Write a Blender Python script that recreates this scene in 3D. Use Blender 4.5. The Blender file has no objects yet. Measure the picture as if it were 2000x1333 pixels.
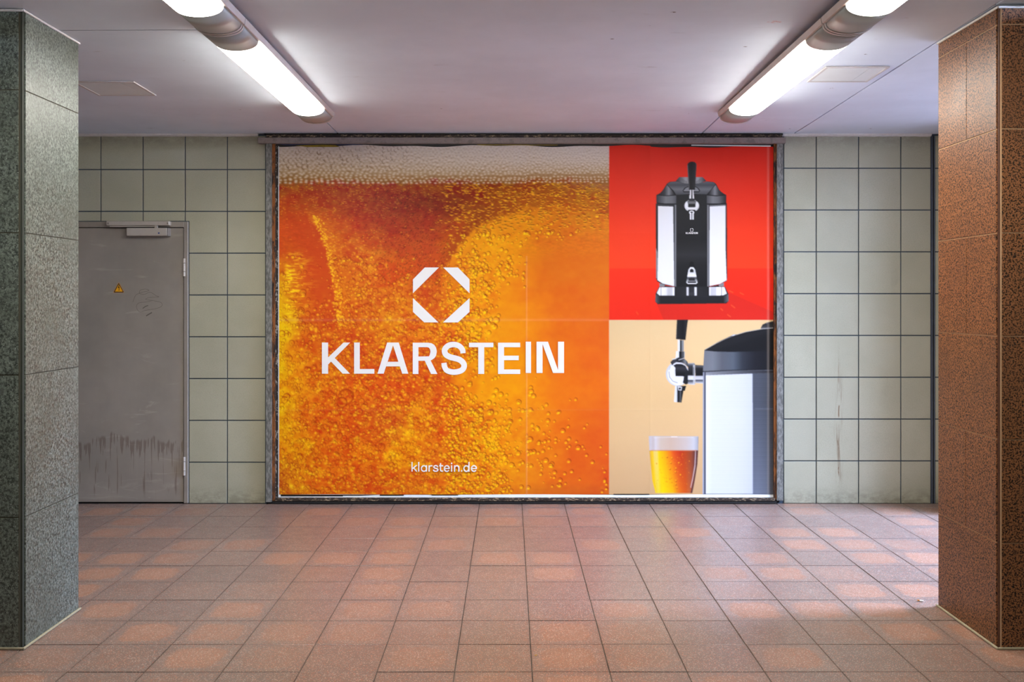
import bpy, bmesh, math, random
import numpy as np
from mathutils import Vector
random.seed(7); RNG = np.random.default_rng(11)
SC = bpy.context.scene; COL = SC.collection
# ------------------------------------------------------------------ camera, sky, exposure
F, D, H0, HZ = 1899.0, 6.857, 1.43, 588.0        # focal length in pixels of a 2000 px frame, wall distance, eye height, horizon
cam = bpy.data.cameras.new('camera'); co = bpy.data.objects.new('camera', cam); COL.objects.link(co)
co.location = (0, 0, H0); co.rotation_euler = (math.pi/2, 0, 0)
cam.sensor_width = 36; cam.lens = 36*F/2000; cam.shift_y = -(666.5-HZ)/2000
cam.clip_start = 0.05; cam.clip_end = 200
SC.camera = co
SC.view_settings.view_transform = 'Standard'; SC.view_settings.look = 'None'
SC.view_settings.gamma = 1; SC.view_settings.use_curve_mapping = False
SC.view_settings.exposure = 0.0
W = bpy.data.worlds.new('sky'); SC.world = W; W.use_nodes = True
W.node_tree.nodes['Background'].inputs[0].default_value = (0.47, 0.63, 1.0, 1)
W.node_tree.nodes['Background'].inputs[1].default_value = 142.0
OPEN_X, END_X = 4.4, 12.0                          # unseen roofless stretch right of OPEN_X, shaped to bring daylight down into it
pl = bpy.data.lights.new('daylight_portal', 'AREA'); pl.shape = 'RECTANGLE'; pl.size = END_X-OPEN_X; pl.size_y = 1.4
pl.cycles.is_portal = True
po = bpy.data.objects.new('daylight_portal', pl); COL.objects.link(po)
po.location = ((OPEN_X+END_X)/2, 5.2, 2.74)
TUBE = 43.0                                         # emission of the lit diffusers

# ------------------------------------------------------------------ helpers
def X(px, d=D): return (px-1000)*d/F
def Z(py, d=D): return H0+(HZ-py)*d/F
def zc(x, y): return H0+1.177+(0.011+0.0017*max(-2.5, min(2.5, x)))*(D-y)      # ceiling height
def lin(c):
    return tuple(((v/255)/12.92 if v/255 <= 0.04045 else ((v/255+0.055)/1.055)**2.4) for v in c)+(1,)

class NT:
    """tiny node-tree writer"""
    def __init__(s, name):
        s.m = bpy.data.materials.new(name); s.m.use_nodes = True
        s.t = s.m.node_tree; s.b = s.t.nodes['Principled BSDF']; s.tc = s.t.nodes.new('ShaderNodeTexCoord')
    def n(s, typ, **kw):
        nd = s.t.nodes.new('ShaderNode'+typ)
        for k, v in kw.items(): setattr(nd, k, v)
        return nd
    def l(s, a, b): s.t.links.new(a, b)
    def setin(s, sock, v):
        if isinstance(v, bpy.types.NodeSocket): s.l(v, sock)
        else: sock.default_value = v
    def math(s, op, a, b=0.0, c=0.0, clamp=False):
        nd = s.n('Math', operation=op); nd.use_clamp = clamp
        for i, v in enumerate((a, b, c)): s.setin(nd.inputs[i], v)
        return nd.outputs[0]
    def ss(s, v, lo, hi, a=0.0, b=1.0):
        nd = s.n('MapRange', interpolation_type='SMOOTHSTEP')
        s.setin(nd.inputs[0], v); nd.inputs[1].default_value = lo; nd.inputs[2].default_value = hi
        nd.inputs[3].default_value = a; nd.inputs[4].default_value = b
        return nd.outputs[0]
    def mix(s, f, a, b, blend='MIX'):
        nd = s.n('Mix', data_type='RGBA', blend_type=blend)
        s.setin(nd.inputs[0], f); s.setin(nd.inputs[6], a); s.setin(nd.inputs[7], b)
        return nd.outputs[2]
    def vec(s, src='Object', scale=(1, 1, 1), loc=(0, 0, 0)):
        mp = s.n('Mapping'); s.l(s.tc.outputs[src] if isinstance(src, str) else src, mp.inputs[0])
        s.setin(mp.inputs[1], loc)
        mp.inputs[3].default_value = scale
        return mp.outputs[0]
    def world(s):
        return s.n('NewGeometry').outputs['Position']
    def noise(s, v, scale, detail=3, rough=0.5, dist=0.0):
        nd = s.n('TexNoise'); s.l(v, nd.inputs['Vector']); nd.inputs['Scale'].default_value = scale
        nd.inputs['Detail'].default_value = detail; nd.inputs['Roughness'].default_value = rough
        nd.inputs['Distortion'].default_value = dist
        return nd.outputs[0]
    def vor(s, v, scale, feature='F1', out='Distance', rnd=1.0):
        nd = s.n('TexVoronoi', feature=feature); s.l(v, nd.inputs['Vector']); nd.inputs['Scale'].default_value = scale
        nd.inputs['Randomness'].default_value = rnd
        return nd.outputs[out]
    def sep(s, v):
        nd = s.n('SeparateXYZ'); s.l(v, nd.inputs[0]); return nd.outputs
    def bump(s, h, strength=0.3, dist=0.002):
        nd = s.n('Bump'); s.l(h, nd.inputs['Height']); nd.inputs['Strength'].default_value = strength
        nd.inputs['Distance'].default_value = dist; s.l(nd.outputs[0], s.b.inputs['Normal'])
    def out(s, col=None, rough=None, metal=None, spec=None):
        for k, v in (('Base Color', col), ('Roughness', rough), ('Metallic', metal), ('Specular IOR Level', spec)):
            if v is not None: s.setin(s.b.inputs[k], v)
        return s.m

def rgb(*c): return lin(c)

def mat_simple(name, c, rough=0.5, metal=0.0, var=0.25, scale=40, spec=0.5, bump=0.15, dark=0.6):
    t = NT(name); v = t.vec('Object')
    n = t.noise(v, scale, 5, 0.6)
    n2 = t.noise(v, scale*6, 2, 0.6)
    f = t.math('MULTIPLY', t.ss(n, 0.35, 0.75), var)
    d = tuple(x*dark for x in lin(c)[:3])+(1,)
    col = t.mix(f, lin(c), d)
    t.bump(n2, bump, 0.001)
    return t.out(col, rough, metal, spec)

# ---- floor tile: terrazzo with a worn, warmer centre on some tiles
def mat_floor():
    t = NT('terrazzo_tile'); o = t.vec('Object'); w = t.world()
    rnd = t.n('ObjectInfo').outputs['Random']
    x, y, z = t.sep(o)
    ax = t.math('MULTIPLY', t.math('ABSOLUTE', x), 6.7); ay = t.math('MULTIPLY', t.math('ABSOLUTE', y), 6.7)
    r = t.math('POWER', t.math('ADD', t.math('POWER', ax, 4.0), t.math('POWER', ay, 4.0)), 0.25)
    wn = t.noise(w, 9, 3, 0.6)
    r = t.math('ADD', r, t.math('MULTIPLY', t.math('SUBTRACT', wn, 0.5), 0.42))
    centre = t.ss(r, 0.80, 0.64, 0, 1)
    wx, wy, wz = t.sep(w)
    big = t.noise(w, 0.75, 1, 0.5)
    amt = t.ss(t.math('ADD', t.math('MULTIPLY', rnd, 0.55), big), 0.66, 1.05, 0.0, 0.95)
    f = t.math('MULTIPLY', centre, amt)
    edge = t.mix(t.math('MULTIPLY', t.noise(w, 3.0, 3, 0.6), 0.9), rgb(119, 102, 94), rgb(103, 88, 81))
    base = t.mix(f, edge, rgb(144, 104, 82))
    base = t.mix(t.ss(rnd, 0.0, 1.0, 0.0, 0.30), base, rgb(136, 112, 100))
    # stone chips
    c1 = t.n('TexVoronoi', feature='F1'); t.l(w, c1.inputs['Vector']); c1.inputs['Scale'].default_value = 215
    hue = t.sep(c1.outputs['Color'])
    chip = t.math('MULTIPLY', t.ss(c1.outputs['Distance'], 0.50, 0.34, 0, 1), t.ss(hue[0], 0.62, 0.68, 0, 1))
    base = t.mix(t.math('MULTIPLY', chip, 0.62), base, rgb(216, 198, 184))
    chip2 = t.math('MULTIPLY', t.ss(c1.outputs['Distance'], 0.55, 0.40, 0, 1), t.ss(hue[1], 0.74, 0.78, 0, 1))
    base = t.mix(t.math('MULTIPLY', chip2, 0.6), base, rgb(190, 104, 66))
    chip3 = t.math('MULTIPLY', t.ss(c1.outputs['Distance'], 0.5, 0.35, 0, 1), t.ss(hue[2], 0.80, 0.84, 0, 1))
    base = t.mix(t.math('MULTIPLY', chip3, 0.5), base, rgb(92, 70, 64))
    # trodden-in gum and spots
    g = t.n('TexVoronoi', feature='F1'); t.l(w, g.inputs['Vector']); g.inputs['Scale'].default_value = 2.6
    gs = t.math('MULTIPLY', t.ss(g.outputs['Distance'], 0.034, 0.024, 0, 1), t.ss(t.sep(g.outputs['Color'])[0], 0.35, 0.36, 0, 1))
    base = t.mix(t.math('MULTIPLY', gs, 0.75), base, rgb(52, 42, 44))
    # dirt near the joints
    jd = t.math('MAXIMUM', ax, ay)
    dj = t.math('MULTIPLY', t.ss(jd, 0.90, 1.0, 0, 1), t.math('MULTIPLY', t.noise(w, 4, 3), 0.9))
    base = t.mix(t.math('MULTIPLY', dj, 0.6), base, rgb(96, 80, 74))
    rough = t.math('ADD', t.math('MULTIPLY', t.noise(w, 12, 4, 0.6), 0.22), t.math('MULTIPLY', f, 0.12))
    rough = t.math('ADD', rough, 0.22)
    t.bump(t.noise(w, 220, 2, 0.5), 0.10, 0.001)
    return t.out(base, rough, 0, 0.5)

def mat_wall_tile():
    t = NT('glazed_stoneware_tile'); w = t.world(); rnd = t.n('ObjectInfo').outputs['Random']
    x, y, z = t.sep(w)
    c = t.mix(t.ss(t.noise(w, 2.2, 3, 0.6), 0.3, 0.7), rgb(170, 168, 146), rgb(180, 178, 156))
    c = t.mix(t.math('MULTIPLY', rnd, 0.30), c, rgb(164, 162, 146))
    c = t.mix(t.math('MULTIPLY', t.ss(t.noise(w, 260, 3, 0.8), 0.48, 0.7), 0.34), c, rgb(112, 110, 98))
    # splash dirt just above the floor and blotchy darkening towards the ceiling
    nd = t.noise(t.vec(w, (1, 1, 1.6)), 14, 5, 0.7)
    low = t.math('MULTIPLY', t.ss(z, 0.15, 0.0, 0, 1), t.ss(nd, 0.36, 0.62))
    c = t.mix(t.math('MULTIPLY', low, 0.45), c, rgb(92, 88, 70))
    top = t.math('MULTIPLY', t.ss(z, 2.47, 2.60, 0, 1), t.ss(nd, 0.25, 0.6))
    c = t.mix(t.math('MULTIPLY', top, 0.42), c, rgb(96, 90, 80))
    # rust run on the right-hand wall
    wob = t.math('MULTIPLY', t.math('SUBTRACT', t.noise(t.vec(w, (0.0, 0, 1)), 3, 3), 0.5), 0.06)
    dx = t.math('ABSOLUTE', t.math('SUBTRACT', x, t.math('ADD', 2.305, wob)))
    rn = t.noise(t.vec(w, (60, 1, 4)), 1.0, 4, 0.6)
    run = t.math('MAXIMUM', t.math('MULTIPLY', t.ss(dx, 0.040, 0.0, 0, 0.8), t.ss(rn, 0.42, 0.68)), t.math('MULTIPLY', t.ss(dx, 0.0065, 0.002, 0, 1), t.ss(t.noise(t.vec(w, (1, 1, 3)), 4, 3), 0.38, 0.55)))
    run = t.math('MULTIPLY', run, t.math('MULTIPLY', t.ss(z, 0.05, 0.25), t.ss(z, 1.25, 0.55)))
    c = t.mix(t.math('MULTIPLY', run, 0.85), c, rgb(112, 84, 56))
    sm = t.noise(t.vec(w, (5, 1, 2)), 1.0, 6, 0.65)
    c = t.mix(t.math('MULTIPLY', t.ss(sm, 0.62, 0.78), 0.22), c, rgb(128, 122, 106))
    t.bump(t.noise(w, 300, 2), 0.06, 0.001)
    return t.out(c, 0.42, 0, 0.4)

def mat_ceiling():
    t = NT('painted_ceiling_board'); w = t.world()
    c = t.mix(t.ss(t.noise(w, 1.6, 4, 0.6), 0.3, 0.7), rgb(222, 232, 246), rgb(212, 222, 236))
    g = t.n('TexVoronoi', feature='F1'); t.l(t.vec(w, (1.6, 2.4, 0), (0.3, 0.1, 0)), g.inputs['Vector']); g.inputs['Scale'].default_value = 2.4
    sp = t.math('MULTIPLY', t.ss(g.outputs['Distance'], 0.055, 0.03, 0, 1), t.ss(t.sep(g.outputs['Color'])[1], 0.55, 0.57))
    sp = t.math('MULTIPLY', sp, t.ss(t.noise(w, 60, 3), 0.42, 0.55))
    c = t.mix(t.math('MULTIPLY', sp, 0.8), c, rgb(70, 60, 60))
    sc = t.noise(t.vec(w, (3, 14, 1)), 1.3, 6, 0.72, 0.6)
    c = t.mix(t.math('MULTIPLY', t.ss(sc, 0.63, 0.74), 0.35), c, rgb(118, 108, 106))
    # red scuff left of the right-hand lamp row
    x, y, z = t.sep(w)
    ex = t.math('POWER', t.math('MULTIPLY', t.math('SUBTRACT', x, 1.14), 28), 2.0)
    ey = t.math('POWER', t.math('MULTIPLY', t.math('SUBTRACT', y, 4.22), 60), 2.0)
    red = t.math('MULTIPLY', t.ss(t.math('ADD', ex, ey), 1.0, 0.5, 0, 1), t.ss(t.noise(t.vec(w, (1, 3, 1)), 60, 3, 0.7), 0.52, 0.58))
    c = t.mix(red, c, rgb(205, 60, 45))
    t.bump(t.noise(w, 160, 3, 0.6), 0.25, 0.0015)
    return t.out(c, 0.65, 0, 0.3)

def mat_green():
    t = NT('green_schist_slab'); w = t.world()
    st = t.noise(t.vec(w, (1, 1, 0.85)), 110, 6, 0.8)
    c = t.mix(t.ss(st, 0.38, 0.63), rgb(30, 36, 31), rgb(124, 134, 124))
    c = t.mix(t.math('MULTIPLY', t.ss(t.noise(w, 3.5, 4, 0.65), 0.4, 0.7), 0.45), c, rgb(74, 80, 70))
    v = t.n('TexVoronoi', feature='F1'); t.l(w, v.inputs['Vector']); v.inputs['Scale'].default_value = 170
    gl = t.math('MULTIPLY', t.ss(v.outputs['Distance'], 0.38, 0.2, 0, 1), t.ss(t.sep(v.outputs['Color'])[0], 0.86, 0.9))
    c = t.mix(t.math('MULTIPLY', gl, 0.8), c, rgb(176, 184, 176))
    b = t.n('TexVoronoi', feature='F1'); t.l(t.vec(w, (1, 1, 0.5)), b.inputs['Vector']); b.inputs['Scale'].default_value = 11
    bl = t.math('MULTIPLY', t.ss(t.math('ADD', b.outputs['Distance'], t.math('MULTIPLY', st, 0.12)), 0.22, 0.12, 0, 1), t.ss(t.sep(b.outputs['Color'])[0], 0.72, 0.76))
    c = t.mix(t.math('MULTIPLY', bl, 0.65), c, rgb(66, 70, 66))
    t.bump(st, 0.25, 0.0015)
    return t.out(c, 0.42, 0, 0.5)

def mat_red_granite():
    t = NT('polished_brown_granite'); w = t.world()
    a = t.noise(w, 135, 2, 0.5, 0.5)
    c = t.mix(t.ss(a, 0.455, 0.505), rgb(18, 15, 14), rgb(138, 92, 59))
    c = t.mix(t.math('MULTIPLY', t.ss(t.noise(w, 240, 2), 0.5, 0.62), 0.55), c, rgb(110, 74, 44))
    c = t.mix(t.math('MULTIPLY', t.ss(t.noise(w, 70, 2), 0.60, 0.68), 0.5), c, rgb(48, 40, 38))
    c = t.mix(t.math('MULTIPLY', t.ss(t.noise(w, 2.4, 4, 0.65), 0.45, 0.7), 0.35), c, rgb(84, 58, 42))
    return t.out(c, t.math('ADD', 0.34, t.math('MULTIPLY', t.noise(w, 5, 3), 0.2)), 0, 0.22)

def mat_door():
    t = NT('brushed_steel_sheet'); w = t.world(); x, y, z = t.sep(w)
    c = t.mix(t.ss(t.noise(w, 2.0, 4, 0.6), 0.3, 0.7), rgb(168, 160, 150), rgb(152, 145, 136))
    sw = t.noise(t.vec(w, (1.6, 1, 9), (0.2, 0, 0.1)), 1.4, 5, 0.6, 1.6)
    c = t.mix(t.math('MULTIPLY', t.ss(sw, 0.58, 0.72), 0.30), c, rgb(206, 198, 186))
    # dried liquid runs near the foot: blots with thin tails
    topn = t.noise(t.vec(w, (1, 0, 0)), 2.6, 4, 0.7)
    top = t.math('ADD', 0.20, t.math('MULTIPLY', topn, 0.52))
    col = t.noise(t.vec(w, (1, 0, 0.05)), 62, 2, 0.5)
    below = t.math('SUBTRACT', top, z)
    wid = t.ss(below, 0.02, 0.16, 0.47, 0.60)
    blot = t.math('MULTIPLY', t.ss(t.math('SUBTRACT', col, wid), 0.0, 0.035), t.ss(below, -0.005, 0.02))
    blot = t.math('MULTIPLY', blot, t.ss(z, 0.03, 0.12))
    c = t.mix(t.math('MULTIPLY', blot, 0.50), c, rgb(104, 84, 74))
    rust = t.ss(t.noise(w, 22, 4, 0.7), 0.72, 0.78)
    c = t.mix(t.math('MULTIPLY', rust, 0.5), c, rgb(128, 82, 54))
    rough = t.math('ADD', 0.36, t.math('MULTIPLY', t.noise(t.vec(w, (30, 1, 1)), 2, 3), 0.2))
    t.bump(t.noise(t.vec(w, (1, 1, 2)), 2.5, 3, 0.5, 1.0), 0.25, 0.01)
    return t.out(c, rough, 0.3, 0.5)

def mat_rust(name, base, rust, dark, thr=0.5, scale=30, stretch=(1, 1, 1)):
    t = NT(name); w = t.world(); v = t.vec(w, stretch)
    n = t.noise(v, scale, 6, 0.7); n2 = t.noise(v, scale*0.35, 5, 0.7)
    c = t.mix(t.ss(n, thr-0.04, thr+0.05), lin(base), lin(rust))
    c = t.mix(t.ss(n2, 0.52, 0.62), c, lin(dark))
    t.bump(n, 0.6, 0.003)
    return t.out(c, 0.75, 0, 0.3)

def mat_concrete():
    t = NT('weathered_zinc_strip'); w = t.world()
    n = t.noise(t.vec(w, (1, 1, 0.35)), 70, 5, 0.7)
    c = t.mix(t.ss(n, 0.35, 0.68), rgb(92, 92, 88), rgb(146, 146, 140))
    c = t.mix(t.math('MULTIPLY', t.ss(t.noise(w, 9, 4, 0.7), 0.5, 0.7), 0.5), c, rgb(84, 82, 76))
    t.bump(n, 0.4, 0.002)
    return t.out(c, 0.6, 0.1, 0.4)

def mat_paper():
    t = NT('printed_paper'); a = t.n('VertexColor'); a.layer_name = 'print'
    w = t.world()
    t.bump(t.noise(w, 26, 4, 0.6, 0.5), 0.10, 0.004)
    return t.out(a.outputs[0], 0.5, 0, 0.2)

def mat_emit():
    t = NT('lit_diffuser'); t.b.inputs['Base Color'].default_value = (0.9, 0.9, 0.88, 1)
    x, y, z = t.sep(t.vec('Object'))
    # tube ends: the light falls off over the last centimetres of the tube
    f = t.math('MULTIPLY', t.ss(t.math('ABSOLUTE', y), 0.765, 0.68, 0.22, 1.0), TUBE)
    f = t.math('MULTIPLY', f, t.ss(z, -0.002, -0.03, 0.5, 1.05))        # the rim of the cover, far from the tube, glows less
    t.setin(t.b.inputs['Emission Color'], (1.0, 0.965, 0.87, 1)); t.setin(t.b.inputs['Emission Strength'], f)
    return t.out(None, 0.4)

M = {}
M['floor'] = mat_floor(); M['tile'] = mat_wall_tile(); M['ceiling'] = mat_ceiling()
M['green'] = mat_green(); M['granite'] = mat_red_granite(); M['steel'] = mat_door()
M['zinc'] = mat_concrete(); M['paper'] = mat_paper(); M['emit'] = mat_emit()
M['wall_grout'] = mat_simple('blue_grey_grout', (66, 80, 92), 0.8, 0, 0.4, 60)
M['floor_grout'] = mat_simple('dark_floor_grout', (98, 88, 78), 0.9, 0, 0.75, 14, dark=0.25)
M['plaster'] = mat_simple('grey_plaster', (150, 144, 136), 0.8, 0, 0.3, 5)
M['white_render'] = mat_simple('white_render', (226, 226, 222), 0.8, 0, 0.2, 5)
M['dark_stone'] = mat_simple('dark_render', (70, 66, 62), 0.85, 0, 0.3, 6)
M['header'] = mat_rust('painted_header_beam', (140, 128, 122), (132, 121, 116), (120, 110, 104), 0.55, 40, (1, 1, 1))
M['rust'] = mat_rust('rusty_strip', (138, 84, 42), (84, 54, 34), (40, 32, 28), 0.52, 22, (3, 1, 0.5))
M['flake'] = mat_rust('flaking_paper_edge', (46, 40, 36), (150, 146, 138), (38, 34, 34), 0.56, 60, (1, 1, 0.6))
M['ledge'] = mat_rust('corroded_ledge', (58, 48, 40), (168, 146, 118), (42, 34, 30), 0.56, 42, (1, 1, 3))
M['black'] = mat_simple('black_gap', (20, 18, 17), 0.8, 0, 0.5, 30)
M['caulk'] = mat_simple('white_sealant', (206, 200, 196), 0.6, 0, 0.25, 60, bump=0.5)
M['caulk_low'] = mat_simple('yellowed_sealant', (158, 150, 124), 0.7, 0, 0.5, 50, bump=0.6)
M['pale_joint'] = mat_simple('sandy_joint_mortar', (176, 142, 106), 0.8, 0, 0.3, 60)
M['green_joint'] = mat_simple('grey_green_joint_mortar', (70, 66, 52), 0.8, 0, 0.3, 60)
M['core_green'] = mat_simple('green_corner_core', (52, 56, 48), 0.6, 0, 0.4, 50)
M['core_brown'] = mat_simple('brown_corner_core', (84, 50, 34), 0.5, 0, 0.6, 90, dark=0.3)
M['metal'] = mat_simple('galvanised_joint_profile', (96, 104, 116), 0.4, 0.4, 0.3, 20)
M['frame_steel'] = mat_simple('door_frame_steel', (166, 158, 148), 0.42, 0.3, 0.3, 9)
M['closer'] = mat_simple('silver_painted_closer', (196, 188, 178), 0.4, 0.3, 0.15, 30)
M['closer_dark'] = mat_simple('closer_grey_parts', (140, 134, 128), 0.45, 0.3, 0.2, 30)
M['scratch'] = mat_simple('scratched_line', (104, 96, 88), 0.6, 0, 0.3, 60)
M['tray'] = mat_simple('white_enamel_tray', (206, 196, 190), 0.4, 0.1, 0.25, 18)
M['opal'] = mat_simple('unlit_opal_cover', (172, 174, 172), 0.42, 0.1, 0.15, 8)
M['band'] = mat_simple('grey_plastic_band', (206, 202, 198), 0.4, 0.1, 0.3, 30)
M['hatch'] = mat_simple('painted_hatch_sheet', (222, 228, 230), 0.5, 0, 0.1, 6)
M['hatch_rim'] = mat_simple('hatch_rim', (200, 196, 196), 0.5, 0, 0.2, 10)
M['white_print'] = mat_simple('white_printing', (242, 242, 240), 0.45, 0, 0.04, 10, bump=0.02)
M['white_edge'] = mat_simple('unprinted_paper_margin', (232, 236, 236), 0.6, 0, 0.1, 20)
M['yellow'] = mat_simple('yellow_sticker', (240, 170, 20), 0.4, 0, 0.08, 30)
M['ink'] = mat_simple('black_ink', (28, 24, 20), 0.5, 0, 0.1, 30)
M['sticker_rim'] = mat_simple('orange_sticker_rim', (206, 148, 86), 0.5, 0, 0.2, 60)
M['blue'] = mat_simple('blue_label_remnant', (40, 66, 130), 0.5, 0, 0.2, 60)
M['old_yellow'] = mat_simple('old_yellow_paper', (150, 126, 20), 0.6, 0, 0.5, 30, dark=0.2)
M['old_blue'] = mat_simple('old_blue_paper', (36, 44, 84), 0.6, 0, 0.5, 30, dark=0.3)
M['cig_white'] = mat_simple('cigarette_paper', (228, 224, 214), 0.8, 0, 0.1, 90)
M['cig_filter'] = mat_simple('cigarette_filter', (196, 130, 66), 0.8, 0, 0.2, 90)
M['litter'] = mat_simple('dry_leaf_scrap', (190, 150, 70), 0.8, 0, 0.3, 90)

def obj(name, me, mt=None, parent=None, kind=None, loc=None):
    o = bpy.data.objects.new(name, me); COL.objects.link(o)
    if mt is not None and me is not None:
        me.materials.clear(); me.materials.append(M[mt] if isinstance(mt, str) else mt)
    if parent is not None: o.parent = parent
    if kind: o['kind'] = kind
    if loc is not None: o.location = loc
    return o
def empty(name, loc=(0, 0, 0)):
    o = bpy.data.objects.new(name, None); COL.objects.link(o); o.location = loc; o.empty_display_size = 0.1; return o
def tag(o, label, cat, group=None):
    o['label'] = label; o['category'] = cat
    if group: o['group'] = group
    return o
def bm_me(bm, name='m', smooth=False):
    bmesh.ops.recalc_face_normals(bm, faces=bm.faces)
    me = bpy.data.meshes.new(name); bm.to_mesh(me); bm.free()
    if smooth:
        me.polygons.foreach_set('use_smooth', [True]*len(me.polygons))
    return me
def bbox(bm, x0, x1, y0, y1, z0, z1, ch=0.0, side=None):
    """box, optionally chamfered all round by ch"""
    r = bmesh.ops.create_cube(bm, size=1)
    vs = r['verts']
    for v in vs:
        v.co = Vector(((x0+x1)/2+v.co.x*(x1-x0), (y0+y1)/2+v.co.y*(y1-y0), (z0+z1)/2+v.co.z*(z1-z0)))
    if ch > 0:
        es = {e for v in vs for e in v.link_edges}
        if side:
            es = {e for e in es if all(side(v.co) for v in e.verts)}
        bmesh.ops.bevel(bm, geom=list(es), offset=ch, segments=1, affect='EDGES', profile=0.5)
def box(name, x0, x1, y0, y1, z0, z1, mt, parent=None, kind=None, ch=0.0):
    """box object; the mesh is placed about its own centre (base), location carries the place"""
    cx, cy = (x0+x1)/2, (y0+y1)/2
    bm = bmesh.new(); bbox(bm, x0-cx, x1-cx, y0-cy, y1-cy, 0, z1-z0, ch)
    loc = Vector((cx, cy, min(z0, z1)))
    if parent is not None: loc = loc-parent.location
    return obj(name, bm_me(bm, name), mt, parent, kind, loc)
def prism(name, pts, y0, y1, mt, parent=None):
    """polygon in the X-Z plane, extruded along Y"""
    bm = bmesh.new()
    a = [bm.verts.new((p[0], y0, p[1])) for p in pts]; b = [bm.verts.new((p[0], y1, p[1])) for p in pts]
    n = len(pts)
    bm.faces.new(a); bm.faces.new(b[::-1])
    for i in range(n): bm.faces.new((a[i], b[i], b[(i+1) % n], a[(i+1) % n]))
    o = obj(name, bm_me(bm, name), mt, parent)
    if parent is not None: o.location = -parent.location
    return o

# ================================================================== SETTING
ROOM_L, ROOM_F = -6.0, -3.0
# ---------------- floor
floor = empty('floor'); floor['kind'] = 'structure'
box('floor_bed', ROOM_L, END_X, ROOM_F, D+0.3, -0.12, -0.0035, 'floor_grout', floor)
PX_, PY_ = 0.2985, 0.3003
y_first = 6.748                                     # first cross joint in front of the wall
def tile_mesh(w, l, seed):
    bm = bmesh.new(); h = 0.012
    bbox(bm, -w/2, w/2, -l/2, l/2, -h, 0, 0.0009, side=lambda c: c.z > -0.001)
    return bm_me(bm, 'floor_tile')
tm = tile_mesh(PX_-0.0042, PY_-0.004, 0); tm_wall = tile_mesh(PX_-0.0042, D-y_first-0.006, 0)
rest = bmesh.new()
ang = 0.0025
for r in range(-1, 34):
    yc = y_first-PY_*(r+0.5) if r >= 0 else (y_first+D-0.004)/2
    ln = PY_-0.004 if r >= 0 else D-y_first-0.006
    if yc-0.2 < ROOM_F: break
    for k in range(-20, 42):
        xc = 0.0697+PX_*(k+0.5)
        if xc > END_X-0.3: break
        xr = xc-(yc-6.789)*ang*-1*-1; yr = yc+xc*ang*0.5
        if yc < 4.48 and xc > 2.7: continue
        if xc < ROOM_L+0.2: continue
        # tiles that the photograph shows: in the frustum and not behind a pillar
        seen = yc > 3.45 and abs(xc) < 0.30+0.447*yc+(0.0 if yc > 4.4 else 0.15)
        dz = random.uniform(-0.0009, 0.0007)
        if seen:
            o = obj('floor_tile', tm if r >= 0 else tm_wall, 'floor', floor, None, (xr, yr, dz))
            o.rotation_euler = (random.uniform(-.0006, .0006), random.uniform(-.0006, .0006), ang*0.5+random.uniform(-.001, .001))
        elif r >= 0 or xc > 0 or True:
            bbox(rest, xr-PX_/2+0.0021, xr+PX_/2-0.0021, yr-ln/2, yr+ln/2, -0.012, dz)
fr = obj('outer_floor_tiles', bm_me(rest), 'floor', floor, 'stuff')

# ---------------- ceiling: boards with open joints under a dark deck
ceiling = empty('ceiling', (0, 0, 0)); ceiling['kind'] = 'structure'
def board(x0, x1, y0, y1, mt='ceiling', g=0.0045):
    bm = bmesh.new(); nx = max(1, int((x1-x0)/0.8)); ny = max(1, int((y1-y0)/0.8))
    x0 += g; x1 -= g; y0 += g; y1 -= g
    xs = [x0+(x1-x0)*i/nx for i in range(nx+1)]; ys = [y0+(y1-y0)*j/ny for j in range(ny+1)]
    lo = [[bm.verts.new((x, y, zc(x, y))) for y in ys] for x in xs]
    up = [[bm.verts.new((x, y, zc(x, y)+0.018)) for y in ys] for x in xs]
    for i in range(nx):
        for j in range(ny):
            bm.faces.new((lo[i][j], lo[i][j+1], lo[i+1][j+1], lo[i+1][j]))
            bm.faces.new((up[i][j], up[i+1][j], up[i+1][j+1], up[i][j+1]))
    for i in range(nx):
        bm.faces.new((lo[i][0], lo[i+1][0], up[i+1][0], up[i][0])); bm.faces.new((lo[i][ny], up[i][ny], up[i+1][ny], lo[i+1][ny]))
    for j in range(ny):
        bm.faces.new((lo[0][j], up[0][j], up[0][j+1], lo[0][j+1])); bm.faces.new((lo[nx][j], lo[nx][j+1], up[nx][j+1], up[nx][j]))
    return obj('ceiling_panel', bm_me(bm, 'ceiling_panel'), mt, ceiling)
for a in ((ROOM_L, -1.225, 4.30, D+0.006), (ROOM_L, -1.225, ROOM_F, 4.30), (-1.225, 1.335, 0.6, D+0.006), (-1.225, 1.335, ROOM_F, 0.6),
          (1.335, 1.985, ROOM_F, D+0.006), (1.985, OPEN_X, 4.0, D+0.006), (1.985, 2.9, ROOM_F, 4.0), (OPEN_X, END_X, 5.9, D+0.006)):
    board(*a)
dk = bmesh.new(); bbox(dk, ROOM_L, OPEN_X, ROOM_F, D+0.3, 2.78, 2.90)
obj('ceiling_deck', bm_me(dk), 'black', ceiling)
box('added_roof_strip', OPEN_X, END_X, 5.9, D+0.3, 2.64, 2.90, 'plaster', ceiling)  # unseen roof strip, added to narrow the daylight opening

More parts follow.
